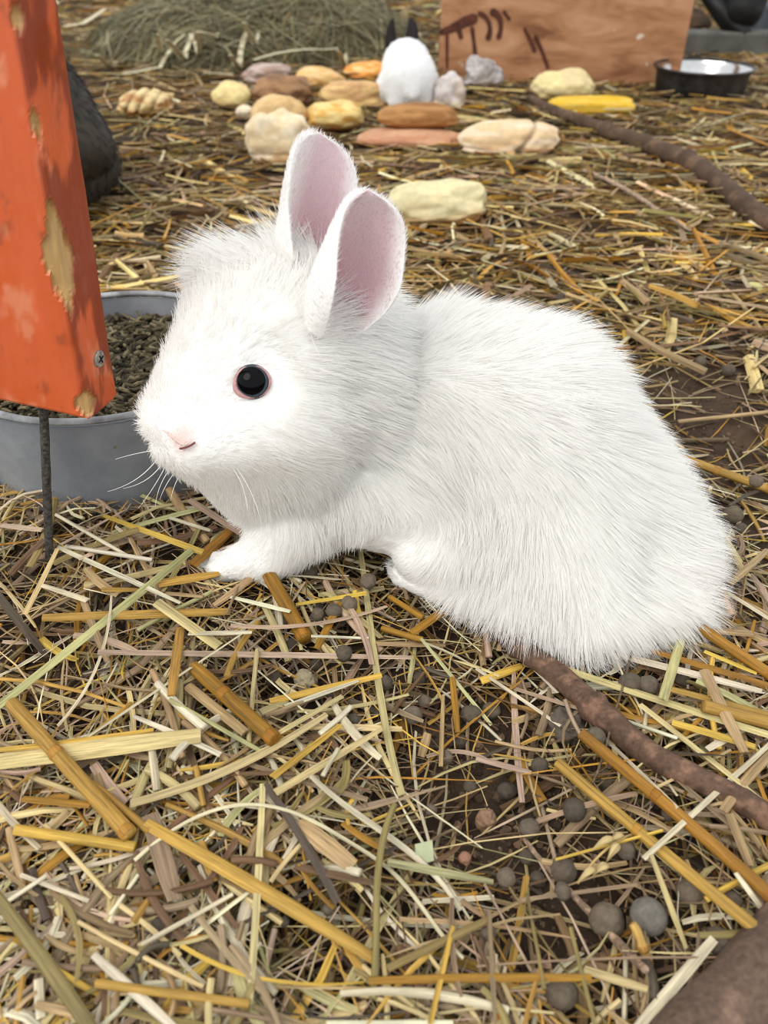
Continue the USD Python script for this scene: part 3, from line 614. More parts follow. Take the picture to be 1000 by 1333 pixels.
# eyes: eyeball, pupil, pink rim
M['eye'] = mat('rabbit_eye', {'a': ('attribute', {'attribute': 'tint'}), 'p': ('principled_bsdf', {'roughness': .04, 'specular_ior_level': .12})}, [('a.color', 'p.base_color')])
M['nose'] = noisy('nose_skin', lin(214, 184, 178), lin(230, 208, 200), 500, .8, .3, spec=.1)
M['pupil'] = plain('pupil', (.002, .002, .003), .03, .12)
M['pink'] = noisy('pink_skin', lin(176, 124, 126), lin(204, 158, 156), 300, .5, .3)
def eye_parts(c, ax, r, parent):
    ax = unit(ax); s_ = trimesh.creation.icosphere(4, r); v = np.array(s_.vertices) + c
    ang = np.degrees(np.arccos(np.clip(unit(v - c) @ ax, -1, 1)))
    iris = lin(66, 80, 90)[None] * np.interp(ang, [30, 44, 58, 64], [.5, 1.0, .8, .05])[:, None]
    e = obj('eye', (v, np.array(s_.faces)), M['eye'], parent, tint=iris, smooth=True)
    cap = trimesh.creation.icosphere(5, r * 1.006); cv_ = np.array(cap.vertices); keep = (unit(cv_) @ ax > math.cos(math.radians(51)))[cap.faces].all(1)
    cap.update_faces(keep); cap.remove_unreferenced_vertices()
    obj('pupil', (np.array(cap.vertices) + c, np.array(cap.faces)), M['pupil'], e, smooth=True)
    return e
eye_c = eye_p + unit(ray(329, 497)) * .0026
eye_ax = unit(unit(-ray(329, 497)) + np.array([-.10, 0, .10]))
eye_parts(eye_c, eye_ax, .0073, rabbit)
head_f = unit(R(237, 571, .29) - skull[0]); head_s = unit(np.cross(head_f, [0, 0, 1]))
mirror = lambda p: p - 2 * head_s * ((p - skull[0]) @ head_s)
eye_parts(mirror(eye_c), eye_ax - 2 * head_s * (eye_ax @ head_s), .0073, rabbit)
def eyelid(c, ax, r, parent):                # a soft rim that opens in an almond, wider at the front corner
    ax = unit(ax); s_ = unit(np.cross([0, 0, 1], ax)); u = np.cross(ax, s_); a = np.linspace(0, 2 * np.pi, 41)
    rad = r * (.93 + .10 * np.clip(np.cos(a - math.radians(215)), 0, 1) ** 6)
    p = c + ax * r * .42 + rad[:, None] * (np.cos(a)[:, None] * s_ + np.sin(a)[:, None] * u * .86)
    v, f, _ = sweep_loop(p, .0007 * (1 + .7 * np.clip(np.cos(a - math.radians(215)), 0, 1) ** 4), ax)
    obj('eyelid', (v, f), M['pink'], parent, smooth=True, label='thin pink eyelid rim')
def sweep_loop(p, rad, ax, k=8):
    t = unit(np.gradient(p, axis=0)); s_ = unit(np.cross(t, ax)); th = np.arange(k) * 2 * np.pi / k
    v = p[:, None] + rad[:, None, None] * (np.cos(th)[None, :, None] * s_[:, None] + np.sin(th)[None, :, None] * ax)
    n = len(p); i = np.arange(n - 1)[:, None] * k + np.arange(k); j = np.arange(n - 1)[:, None] * k + (np.arange(k) + 1) % k
    return v.reshape(-1, 3), np.concatenate([np.stack([i, j, j + k], -1).reshape(-1, 3), np.stack([i, j + k, i + k], -1).reshape(-1, 3)]), None
eyelid(eye_c, unit(-ray(329, 497)), .0073, rabbit)
# nose and mouth
def on_head(px, py, lift=.0): p, n = hit(px, py); return p - unit(ray(px, py)) * lift
def tube(path, rad, k=6):
    path = np.asarray(path, float); r = np.broadcast_to(np.asarray(rad, float), (len(path),))
    v, f, _ = sweep(path, 2, 2, 'tube', k=k); c = np.repeat(path, k, 0)
    return c + (v - c) * np.repeat(r, k)[:, None], f
pts = np.array([on_head(a, b, -.0001) for a, b in ((212, 560), (222, 566), (230, 573), (237, 578), (246, 577))])
obj('nose', tube(resample(pts, 14), .0009 * np.sin(np.linspace(.35, 2.8, 14)), 8), M['nose'], rabbit, smooth=True, label='pale pink nose')
M['mouth'] = plain('mouth_line', lin(120, 76, 70), .7, .2)
pts = np.array([on_head(a, b, .0014) for a, b in ((234, 584), (243, 582), (254, 576))])
obj('mouth', tube(resample(pts, 10), .00045, 6), M['mouth'], rabbit, smooth=True, label='dark pink mouth line')

def fl(x, z, y=0.0): return np.array([x, y, z])
marks = [(nose_p, fl(.5, .7), .003, .35), (R(262, 500, .29), fl(.45, .85), .008, .6), (R(205, 520, .30), fl(-.5, .5), .007, .6), (R(240, 400, .31), fl(-.4, .8), .008, .6), (R(300, 400, .295), fl(.3, .95), .009, .45),
         (R(300, 345, .325), fl(-.9, .35), .026, 1.1), (R(340, 310, .335), fl(-.75, .6), .020, .9), (R(390, 350, .31), fl(.2, .95), .012, .6), (eye_p, fl(.8, -.1), .005, .3), (R(380, 540, .28), fl(.9, -.35), .013, .6),
         (R(460, 440, .30), fl(.95, -.2), .020, .8), (R(480, 400, .335), fl(.95, .1), .019, .9), (R(390, 630, .30), fl(.3, -.9), .014, .7), (R(270, 600, .285), fl(-.1, -.95), .006, .5), (R(215, 590, .29), fl(-.4, -.9), .006, .5),
         (R(505, 530, .30), fl(.85, -.5), .017, .75), (R(600, 395, .34), fl(.96, .15), .016, .8), (R(620, 560, .28), fl(.75, -.65), .017, .75), (R(790, 480, .32), fl(.75, -.5), .017, .85), (R(860, 650, .30), fl(.6, -.65), .018, .9),
         (R(905, 770, .285), fl(.8, -.4), .016, .8), (R(640, 770, .275), fl(.1, -1), .016, .6), (R(740, 700, .26), fl(.3, -.95), .017, .7), (R(790, 800, .265), fl(.35, -.9), .015, .7), (paw_n[0], fl(-.7, -.2), .004, .3),
         (wrist_n[0], fl(-.5, -.6), .006, .35), (elbow_n[0], fl(-.1, -1), .013, .6), (hind_toe[0], fl(-.7, -.4), .004, .35), (belly[0] - [0, 0, .04], fl(.1, -1), .013, .6)]
ears = np.vstack([ear_n_out, ear_f_out, ear_n_in, ear_f_in]); ear_tree = cKDTree(ears)
base_near = np.array([R(404, 414, .306), R(368, 345, .335)])
facing = (body.face_normals * unit(np.array([0, 0, CAM_H]) - body.triangles_center)).sum(1)
p, n, _ = sample_surface(body, 82000, 11, np.interp(facing, [-.35, 0], [.35, 1]))
de = ear_tree.query(p)[0]; dt = cKDTree(torso.vertices).query(p)[0]
on_ear = (de < .0028) & (dt > .002)
dist_eye = np.minimum(np.linalg.norm(p - eye_p, axis=1), np.linalg.norm(p - mirror(eye_p), axis=1))
ok = ~on_ear & (dist_eye > np.where(p[:, 2] > eye_p[2] + .003, .0064, .0074)) & (np.linalg.norm(p - nose_p, axis=1) > .0022) & (p[:, 2] > .002)
pp_, nn2 = p[ok], n[ok]
h, w = comb(pp_, nn2, marks, .022, 5)
# hair beside the eye is combed away from it
d = np.linalg.norm(pp_ - eye_p, axis=1); m_ = d < .02
away = unit(pp_ - eye_p); h[m_] += (away[m_][:, None] * (np.linspace(0, 1, h.shape[1]) ** 1)[None, :, None] * (.004 * (1 - d[m_] / .02))[:, None, None])
curves('fur', h, w, M['fur'], rabbit, label='soft white fur coat', kind='stuff')
# short ear fur: along the axis outside, across the rim inside
sel = on_ear & (np.random.default_rng(3).random(len(p)) < 1.0)
pe, ne, _ = sample_surface(trimesh.util.concatenate([ear_n, ear_f]), 17000, 21)
keep = cKDTree(torso.vertices).query(pe)[0] > .003; pe, ne = pe[keep], ne[keep]
inn = np.minimum(cKDTree(ear_n_in).query(pe)[0], cKDTree(ear_f_in).query(pe)[0]) < np.minimum(cKDTree(ear_n_out).query(pe)[0], cKDTree(ear_f_out).query(pe)[0])
which = np.linalg.norm(pe - ear_n_in.mean(0), axis=1) < np.linalg.norm(pe - ear_f_in.mean(0), axis=1)
axis = np.where(which[:, None], unit(R(464, 238, .312) - R(404, 414, .306)), unit(R(406, 171, .347) - R(368, 345, .335)))
for flag, name, m_, ln, lab in ((~inn, 'ear_fur', M['fur'], .0032, 'short white fur on the outside of the ears'), (inn, 'ear_lining', M['ear_fur'], .0026, 'sparse pinkish hair lining the ears')):
    s_ = flag & (np.random.default_rng(8).random(len(pe)) < (1 if name == 'ear_fur' else .60))
    a_, b_ = pe[s_], ne[s_]; r_ = np.random.default_rng(9)
    t = unit(axis[s_] * .8 + r_.normal(0, .25, a_.shape)); t = unit(t - b_ * (t * b_).sum(1, keepdims=True))
    q = np.linspace(0, 1, 3)[None, :, None]; L_ = (ln * r_.uniform(.5, 1.2, len(a_)))[:, None, None]
    hh = (a_ - b_ * .0003)[:, None] + q * L_ * (t * .9 + b_ * .38)[:, None]
    curves(name, hh, .00026 * np.tile(np.array([1, .7, .15]), (len(a_), 1)), m_, rabbit, label=lab, kind='stuff')
M['whisker'] = plain('whisker', (.85, .84, .80), .4, .4)
for (a, b, c_, d_) in [((206, 596), (180, 622), (140, 640), .0), ((212, 602), (188, 626), (160, 636), .0), ((216, 606), (196, 640), (180, 662), .0), ((222, 610), (206, 640), (202, 660), 0), ((230, 612), (214, 636), (208, 650), 0),
                       ((238, 612), (226, 636), (222, 652), 0), ((205, 586), (180, 590), (150, 598), 0), ((310, 612), (330, 648), (342, 694), 1), ((300, 605), (318, 640), (322, 668), 1)]:
    y = .288 if not d_ else .272
    obj('whisker', tube(resample([R(*a, y), R(*b, y - .004), R(*c_, y - .008)], 10), np.linspace(.00022, .00006, 10), 5), M['whisker'], rabbit)

# ------------------------------------------------------------------ feed basin
BC, BR, BH = np.array([-.166, .432, 0]), .0862, .0675
def lathe(prof, c, n=96):
    prof = np.asarray(prof, float); a = np.linspace(0, 2 * np.pi, n, endpoint=False); k = len(prof)
    v = np.stack([prof[None, :, 0] * np.cos(a)[:, None], prof[None, :, 0] * np.sin(a)[:, None], np.tile(prof[:, 1], (n, 1))], -1).reshape(-1, 3) + c
    i = np.arange(n)[:, None] * k + np.arange(k - 1); j = ((np.arange(n) + 1) % n)[:, None] * k + np.arange(k - 1)
    return v, np.concatenate([np.stack([i, j, j + 1], -1).reshape(-1, 3), np.stack([i, j + 1, i + 1], -1).reshape(-1, 3)])
M['zinc'] = noisy('zinc_grey', lin(112, 117, 123), lin(146, 150, 155), 22, .5, .25, 120, lo=.3, hi=.7, spec=.4)
M['rim'] = noisy('rim_metal', lin(104, 106, 108), lin(166, 170, 174), 60, .42, .4, 160, spec=.5)
basin = thing('feed_basin', 'round grey feed basin filled with dark pellets behind the metal rod and the rabbit nose', 'basin', BC)
obj('basin_wall', lathe([(BR * .93, -.004), (BR * .945, .004), (BR * .965, .03), (BR * .985, BH - .004), (BR * .945, BH - .004), (BR * .93, .03), (BR * .91, .006), (0.0005, .006), (0.0005, 0), (BR * .93, -.004)], BC, 128), M['zinc'], basin, smooth=True)
a = np.linspace(0, 2 * np.pi, 13); cs = [(BR * .968 + .0024 * math.cos(t), BH - .001 + .0018 * math.sin(t)) for t in a]
obj('basin_rim', lathe(cs, BC, 128), M['rim'], basin, smooth=True, label='worn rolled rim')
v, f = lathe([(0.0005, .050), (.03, .051), (.06, .049), (BR * .955, .046)], BC, 64)
v[:, 2] += (meshkit.fbm(v * 60, 3, 5) - .5) * .012
M['feed_bed'] = noisy('feed_bed', lin(46, 42, 32), lin(78, 72, 56), 140, .9, .8, 300)
feed = thing('dry_feed', 'dark olive dry pelleted feed heaped inside the grey basin', 'feed', BC + [0, 0, .04]); data(feed, kind='stuff')
obj('feed_bed', (v, f), M['feed_bed'], feed, smooth=True)
pl = Pile()
for _ in range(2600):
    r_, th = BR * .93 * math.sqrt(rng.random()), rng.uniform(0, 2 * np.pi); c = BC + [r_ * math.cos(th), r_ * math.sin(th), .050 + rng.uniform(-.003, .0035)]
    L, an = rng.uniform(.005, .011), rng.uniform(0, 2 * np.pi); d = np.array([math.cos(an), math.sin(an), rng.normal(0, .25)]) * L / 2
    w = rng.uniform(.0016, .0028)
    v, f, sv = sweep([c - d, c + [0, 0, rng.normal(0, .0004)], c + d], w, w, 'tube', k=6)
    pl.add(v, f, np.tile(lin(*(np.array([98, 90, 70]) * rng.uniform(.45, 1.35))), (len(v), 1)), sv)
obj('pellets', (np.vstack(pl.v), np.vstack(pl.f)), M['dropping'], feed, tint=np.vstack(pl.t))

# ------------------------------------------------------------------ orange plank with its rod and screw
PF = .295                                     # depth of its front face
o0, o1 = R(118, 549, PF), R(20, 0, PF)        # its lower and upper front right edge
up_ = unit(o1 - o0); rt = np.array([1, -.27, 0]); rt = unit(rt - up_ * (up_ @ rt)); bk = unit(np.cross(up_, rt)); bk = bk if bk[1] > 0 else -bk
PW, PT, PL = .092, .0235, .40
nx, ny, nz = 56, 18, 200
def plank_face(a, b, ca, cb, fixed):
    A, B = np.meshgrid(a, b, indexing='ij'); P = np.zeros(A.shape + (3,)); P[..., ca], P[..., cb] = A, B; P[..., 3 - ca - cb] = fixed
    i = np.arange(A.size).reshape(A.shape); return P.reshape(-1, 3), np.stack([i[:-1, :-1], i[1:, :-1], i[1:, 1:], i[:-1, 1:]], -1).reshape(-1, 4)
ax_, ay_, az_ = np.linspace(-PW, 0, nx), np.linspace(0, PT, ny), np.linspace(0, PL, nz)
pv, pf, k = [], [], 0
for args in ((ax_, az_, 0, 2, 0.0), (ax_, az_, 0, 2, PT), (ay_, az_, 1, 2, 0.0), (ay_, az_, 1, 2, -PW), (ax_, ay_, 0, 1, 0.0), (ax_, ay_, 0, 1, PL)):
    v, f = plank_face(*args); pv.append(v); pf.append(f + k); k += len(v)
pt = trimesh.Trimesh(np.vstack(pv), np.vstack([np.vstack([f[:, [0, 1, 2]], f[:, [0, 2, 3]]]) for f in pf]), process=True)
pt.merge_vertices(); pt.fix_normals(); pt.vertices = np.array(pt.vertices)
q = np.array(pt.vertices)
# worn edges: rounded, with splinters torn out of the front right edge where the photograph shows bare wood
def rounded(q, r):
    lo, hi = np.array([-PW, 0, 0]) + r, np.array([0, PT, PL]) - r
    c = np.clip(q, lo, hi); d = q - c; n = np.linalg.norm(d, axis=1, keepdims=True); out = (np.abs(d) > 1e-9).sum(1, keepdims=True) > 1
    return np.where(out, c + d / np.maximum(n, 1e-9) * r, q)
q = rounded(q, .0025)
def chip_field(q):
    edge = np.hypot(q[:, 0], q[:, 1])
    out = np.zeros(len(q))
    for z0, hz, wd, sd in ((.071, .027, .0075, 1), (.0075, .0085, .0065, 2), (.119, .010, .003, 3), (.150, .006, .003, 4)):
        g = 1 - np.abs(q[:, 2] - z0) / hz
        nn = meshkit.fbm(q * [420, 420, 55], 4, sd)
        out = np.maximum(out, np.clip((g * wd * (.6 + 1.0 * nn) - edge) / .0012, 0, 1) * (g > 0))
    spots = meshkit.fbm(q * [90, 90, 45], 4, 17)
    return out, spots
chip, spots = chip_field(q)
toward = np.array([-.7, .7, 0])
q2 = q + (chip * (.0012 + .0025 * meshkit.fbm(q * [500, 500, 70], 3, 7)))[:, None] * toward
q2[:, 1] += (meshkit.fbm(q * [160, 160, 22], 3, 12) - .5) * .0007 * (q[:, 1] < PT / 2); q2[:, 0] += (meshkit.fbm(q * [160, 160, 22], 3, 13) - .5) * .0009 * (q[:, 0] > -PW / 2)
orange, bare_wood, pale_paint, dirt = lin(204, 94, 50), lin(198, 160, 104), lin(222, 140, 104), lin(140, 72, 46)
pc = np.tile(orange, (len(q), 1)) * (.9 + .25 * meshkit.fbm(q * [120, 120, 20], 4, 23))[:, None]
m_ = np.clip((spots - .60) / .10, 0, 1)[:, None] * .7; pc = pc * (1 - m_) + pale_paint * m_
m_ = np.clip((meshkit.fbm(q * [160, 160, 80], 4, 29) - .68) / .08, 0, 1)[:, None] * .6; pc = pc * (1 - m_) + dirt * m_
stain_shade = np.clip((q[:, 0] + .0035) / .002, 0, 1) * np.clip((meshkit.fbm(q * [90, 90, 26], 4, 41) - .37) / .07, 0, 1); m_ = stain_shade[:, None] * .85; pc = pc * (1 - m_) + lin(126, 48, 20) * m_   # aged rust-brown stain on the narrow face, partly its shade painted in
m_ = chip[:, None]; bw = bare_wood * (.6 + .6 * meshkit.fbm(q * [700, 700, 40], 3, 31))[:, None]; pc = pc * (1 - m_) + bw * m_
M['orange'] = mat('orange_paint', {'a': ('attribute', {'attribute': 'tint'}), 'g': ('geometry', {}), 'm': ('mapping', {'scale': (1, 1, .16)}), 'n': ('noise_texture', {'scale': 420, 'detail': 5}), 'b': ('bump', {'strength': .35, 'distance': .001}),
    'n2': ('noise_texture', {'scale': 70, 'detail': 4}), 'mr': ('map_range', {'from_min': .35, 'from_max': .65, 'to_min': .28, 'to_max': .6}), 'p': ('principled_bsdf', {'specular_ior_level': .45})},
    [('a.color', 'p.base_color'), ('g.position', 'm.vector'), ('m.vector', 'n.vector'), ('n.fac', 'b.height'), ('b.normal', 'p.normal'), ('g.position', 'n2.vector'), ('n2.fac', 'mr.value'), ('mr.result', 'p.roughness')])
to_world = lambda q: o0 + q[:, :1] * rt + q[:, 1:2] * bk + q[:, 2:] * up_
post = thing('orange_post', 'orange painted wooden post with chipped edges hanging over the basin at the left', 'post', o0)
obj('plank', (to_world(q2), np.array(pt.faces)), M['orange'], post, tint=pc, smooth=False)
# screw in its right face
M['steel'] = noisy('old_steel', lin(120, 118, 112), lin(190, 186, 176), 700, .4, .4, 900, metal=.6)
M['dark'] = plain('dark_slot', lin(30, 28, 26), .7, .2)
ps = None; d = ray(128, 467); t = ((o0 - [0, 0, CAM_H]) @ rt + .0) / (d @ rt); ps = np.array([0, 0, CAM_H]) + d * t
SR = .0037
def disc_along(c, nrm, prof, n=32):
    v, f = lathe(prof, 0, n); nrm = unit(nrm); a = unit(np.cross([0, 0, 1], nrm)); b = np.cross(nrm, a)
    return c + v[:, :1] * a + v[:, 1:2] * b + v[:, 2:] * nrm, f
v, f = disc_along(ps, rt, [(SR, -.002), (SR, .0006), (SR * .9, .0011), (SR * .35, .0012), (.00005, .0012)])
sc_ = obj('screw', (v, f), M['steel'], post, smooth=False, label='cross-head steel screw')
for an in (20, 110):
    a = math.radians(an); b1 = unit(np.cross([0, 0, 1], rt)); b2 = np.cross(rt, b1); dd = math.cos(a) * b1 + math.sin(a) * b2
    v, f, _ = sweep([ps + rt * .00115 - dd * SR * .55, ps + rt * .00115 + dd * SR * .55], .0011, .0006, 'tube', k=4)
    obj('slot', (v, f), M['dark'], sc_)
rod_top, rod_bot = R(57, 535, .312), G(66, 762, -.004)
M['rod'] = noisy('rusty_rod', lin(38, 36, 34), lin(92, 88, 82), 500, .55, .8, 700, spec=.4)
v, f = tube(np.linspace(rod_top + (rod_top - rod_bot) * .25, rod_bot + (rod_bot - rod_top) * .08, 24), .0021 * (1 + .05 * np.sin(np.arange(24) * 2.1)), 12)
obj('metal_rod', (v, f), M['rod'], post, smooth=True, label='thin dark rusty metal rod going into the ground')

# ------------------------------------------------------------------ sticks
def stick(name, pts, label, cat, rgb, seed, zoff=None, knots=(), up=.6):
    """pts = [(px, py, radius px)]"""
    P = resample([(a, b) for a, b, _ in pts], 60); rp = np.interp(np.linspace(0, 1, 60), np.linspace(0, 1, len(pts)), [c for *_, c in pts])
    path, rad = [], []
    for (a, b), r_ in zip(P, rp):
        g = G(a, b, .01); r = px2m(g, r_); i_, j_ = near.ij(g[None, :2]); zl = min(near.h[i_[0], j_[0]] - .001, .019) if g[1] < .7 else ground_z(g[0], g[1]) + .010; path.append(G(a, b, zl + r * up)); rad.append(r)
    path, rad = np.array(path), np.array(rad)
    zf = np.polynomial.Polynomial.fit(np.arange(60), path[:, 2], 3)(np.arange(60)); path = np.array([G(a, b, c) for (a, b), c in zip(P, np.maximum(zf, 0))])
    path = resample(path, 240); rad = np.interp(np.linspace(0, 1, 240), np.linspace(0, 1, 60), rad)
    for kn in knots: rad = rad * (1 + .28 * np.exp(-((np.linspace(0, 1, 240) - kn) / .012) ** 2))
    v, f = tube(path, rad, 20); c = np.repeat(path, 20, 0); d = unit(v - c); rr = np.repeat(rad, 20)
    v = v + d * ((meshkit.fbm(v / rr.mean() * .8, 3, seed) - .5) * .22 * rr)[:, None]
    n1 = meshkit.fbm(v / rr.mean() * np.array([.5, .5, .5]), 4, seed + 3)
    t = np.array(lin(*rgb))[None] * (.55 + .9 * n1)[:, None]; m_ = np.clip((meshkit.fbm(v / rr.mean() * .9, 4, seed + 8) - .54) / .06, 0, 1)[:, None] * .55; t = t * (1 - m_) + lin(*np.minimum(np.array(rgb) * 1.5, 255)) * m_
    return obj(name, (v, f), M['bark'], tint=np.clip(t, 0, 1), smooth=True, label=label, category=cat)
stick('stick', [(560, 768, 8), (610, 795, 11), (680, 845, 14), (740, 890, 16), (800, 945, 18), (860, 990, 17), (920, 1020, 16), (1030, 1092, 17)], 'brown stick with patchy bark running from under the rabbit to the right edge', 'stick', (96, 74, 60), 1, knots=(.3, .55), up=.8)
stick('stick', [(690, 128, 5), (740, 152, 7), (800, 173, 9), (860, 195, 11), (905, 215, 12), (950, 250, 13), (1030, 300, 15)], 'dark brown stick on the straw behind, ending below the metal bowl', 'stick', (84, 66, 52), 5, knots=(.35, .62))
stick('branch', [(1050, 1195, 42), (1000, 1255, 44), (950, 1310, 48), (890, 1375, 52), (820, 1440, 54), (740, 1500, 54)], 'thick grey-brown branch cut by the lower right corner', 'branch', (96, 78, 66), 9, up=.3)
stick('twig', [(683, 1092, 3), (715, 1132, 4), (749, 1168, 5), (800, 1222, 6), (840, 1262, 5)], 'weathered grey-brown twig slanting across the bare soil at the lower right', 'twig', (138, 116, 96), 12, up=1.6)
stick('twig', [(822, 848, 1.2), (812, 890, 1.5), (799, 934, 1.6), (788, 975, 1.6), (770, 1022, 1.4)], 'hair-thin dark twig standing across the front stick', 'twig', (98, 82, 66), 14, up=14)
stick('twig', [(760, 222, 2), (820, 250, 3), (870, 282, 3), (900, 300, 2)], 'thin grey forked twig on straw between the dark stick and the pale bread piece', 'twig', (150, 130, 110), 15, up=2)

# ------------------------------------------------------------------ small finds in the front litter
hk = thing('seed_husk', 'pale dry seed head with open husks between the long golden straw and a round dropping', 'seed husk', G(790, 1110, .012))
for a, b, c_, d_, w in ((775, 1132, 752, 1150, 10), (792, 1128, 772, 1140, 12), (806, 1100, 790, 1122, 12), (800, 1092, 770, 1108, 10), (812, 1088, 792, 1100, 9)):
    p0, p1 = G(a, b, .021), G(c_, d_, .018); q = np.linspace(0, 1, 7)[:, None]
    v, f, sv = sweep(p0 + q * (p1 - p0) + np.array([0, 0, 1]) * (.003 * q * (1 - q) * 4), px2m(p0, w), px2m(p0, w) * .45, 'split', taper=(.25, .8, 1, .95, .7, .4, .1))
    obj('husk', (v, f), M['straw'], hk, tint=lin(206, 182, 128) * rng.uniform(.85, 1.05), sv=sv, smooth=True)
v, f, sv = sweep(resample([G(752, 1150, .017), G(790, 1105, .020), G(826, 1085, .018)], 10), .0009, .0009, 'tube', k=6); obj('stem', (v, f), M['straw'], hk, tint=lin(200, 170, 110), sv=sv)
kn = thing('knotted_straw', 'short yellow knotted straw stub left of the largest grey dropping', 'straw', G(835, 1215, .01))
kp = resample([G(823, 1202, .022), G(832, 1218, .020), G(838, 1236, .017), G(846, 1252, .012)], 22)
v, f, sv = sweep(kp, px2m(kp[0], 13), px2m(kp[0], 13), 'tube', k=12, taper=(.75, .95, .9, .8, 1.05, 1.0, .7, .8, .6)); obj('stem', (v, f), M['straw'], kn, tint=lin(206, 166, 92), sv=sv, smooth=True)
v, f, sv = sweep(kp[10:14], px2m(kp[0], 15), px2m(kp[0], 15), 'tube', k=12); obj('node', (v, f), M['straw'], kn, tint=lin(176, 130, 66), sv=sv, smooth=True)
c = G(552, 1101, .020); e1, e2 = px2m(c, 12), px2m(c, 13); yy = np.array([0, 1, 0])
lv = np.array([c + [-e1, 0, .001], c + [e1 * .9, .001, .002], c + [e1, -e2 * 1.5, 0], c + [0, -e2 * 1.7, -.001], c + [-e1 * .9, -e2 * 1.4, .0005]])
lv = np.vstack([lv, lv - [0, 0, .0004]]); lf = [[0, 2, 1], [0, 3, 2], [0, 4, 3], [5, 6, 7], [5, 7, 8], [5, 8, 9]] + [x for i in range(5) for x in ([i, (i + 1) % 5, 5 + i], [(i + 1) % 5, 5 + (i + 1) % 5, 5 + i])]
obj('leaf_scrap', (lv, np.array(lf)), M['bread'], tint=lin(172, 178, 142), label='pale green torn leaf scrap on the soil left of the reddish pebble', category='leaf')

# ------------------------------------------------------------------ bread on the floor behind
CRUST, CREAM, TANB, FLOUR = lin(176, 118, 66), lin(226, 204, 152), lin(204, 164, 112), lin(224, 208, 186)
def bread(name, label, cx, bot, w, h, top, under, speck, deep=.8, flat=.5, amp=.10, seed=0, box=.85, tilt=0.0, crease=(), yaw=0.0, lift=0.0, parts=False, waves=0):
    """a torn or baked piece: w, h in pixels; top, under: the colours of its upper side and base"""
    g = G(cx, bot, .004 + lift); s_ = px2m(g, 1); wm, dm = w * s_ / 2, w * s_ / 2 * deep; hm = max(.3 * h * s_, (h * s_ - 2 * dm * .2) / 2 / .97)
    m_ = trimesh.creation.icosphere(4, 1.0); v = np.array(m_.vertices)
    pw = 2 / box; u = v / (np.abs(v) ** pw).sum(1, keepdims=True) ** (1 / pw)
    rough_ = (meshkit.fbm(u * 1.3 + seed * 7.3, 3, seed) - .5)[:, None] * 1.7
    u = u * (1 + amp * 2.6 * rough_)
    u[:, 2] = np.where(u[:, 2] < 0, u[:, 2] * flat, u[:, 2]); u[:, 2] = (u[:, 2] + flat) / (1 + flat) * 2 - 1
    for cpos in crease: u[:, 1:] *= (1 - .22 * np.exp(-((u[:, 0] - cpos - .25 * u[:, 2]) / .07) ** 2))[:, None]
    if waves: u[:, 2] *= 1 + .12 * np.cos(u[:, 0] * waves) * (u[:, 2] > 0)
    p = u * [wm, dm, hm] * 1.04
    t = np.clip(u[:, 2] * .5 + .5 + .5 * (meshkit.fbm(u * 2.1, 4, seed + 5) - .5), 0, 1)[:, None]
    c = np.asarray(under) * (1 - np.clip((t - .12) / .3, 0, 1)) + np.asarray(top) * np.clip((t - .12) / .3, 0, 1)
    k_ = np.clip((meshkit.fbm(u * 2.2 + 3, 4, seed + 9) - .42) / .2, 0, 1)[:, None] * .9; c = c * (1 - k_) + np.asarray(speck) * k_
    for cpos in crease: c = c * (1 - .45 * np.exp(-((u[:, 0] - cpos - .25 * u[:, 2]) / .035) ** 2))[:, None]
    cz, sz, ct_, st_ = math.cos(yaw), math.sin(yaw), math.cos(tilt), math.sin(tilt)
    p = p @ np.array([[ct_, 0, st_], [0, 1, 0], [-st_, 0, ct_]]).T @ np.array([[cz, -sz, 0], [sz, cz, 0], [0, 0, 1]]).T
    c0 = g + [0, dm * .8, 0]; c0[2] = .003 + lift - p[:, 2].min()
    f = np.array(m_.faces)
    if not parts: return obj(name, (p + c0, f), M['bread'], tint=c, smooth=True, label=label, category='bread', group=None)
    x = thing(name, label, 'bread', c0); low = (u[f].mean(1)[:, 2] < parts)
    for nm, sel in (('crumb', ~low), ('crust', low)):
        tm = trimesh.Trimesh(p + c0, f[sel], process=False); cc = c if nm == 'crumb' else np.tile(np.asarray(under), (len(c), 1)) * (.8 + .4 * k_)
        ids = np.unique(f[sel]); remap = np.zeros(len(p), int); remap[ids] = np.arange(len(ids))
        obj(nm, ((p + c0)[ids], remap[f[sel]]), M['bread'], x, tint=cc[ids], smooth=True, label='brown crust' if nm == 'crust' else None)
    return x
bread('bread_roll', 'cream kaiser-like bread roll lying right of the dark grey rabbit', 186, 153, 66, 38, CREAM, TANB, CRUST, seed=1, crease=(-.45, 0, .5), amp=.12)
bread('bread_bun', 'small round cream bun left of the brown bread heap', 301, 144, 46, 38, lin(232, 212, 150), TANB, lin(220, 196, 140), deep=1, seed=2, box=.9)
bread('bread_chunk', 'grey-brown dusty crust chunk at the top of the bread heap', 348, 112, 62, 32, lin(168, 142, 128), lin(120, 88, 66), lin(196, 180, 172), seed=3, amp=.16)
bread('bread_chunk', 'mottled dark brown bread chunk in the middle of the heap', 368, 142, 76, 46, lin(160, 122, 86), lin(104, 74, 50), lin(118, 86, 60), seed=4, amp=.16)
bread('bread_roll', 'tan smooth roll lying on the torn cream piece of the heap', 364, 172, 70, 46, lin(204, 168, 114), lin(180, 134, 88), lin(222, 190, 140), seed=5, deep=.7)
bread('bread_chunk', 'torn cream bread piece at the front of the heap, behind the rabbit far ear', 364, 218, 74, 66, lin(224, 202, 162), lin(196, 156, 108), lin(232, 218, 190), seed=6, deep=.6, amp=.16, box=.6)
bread('bread_crumb', 'tiny whitish bread bit left of the torn cream piece', 319, 157, 24, 20, lin(232, 220, 186), TANB, FLOUR, seed=7)
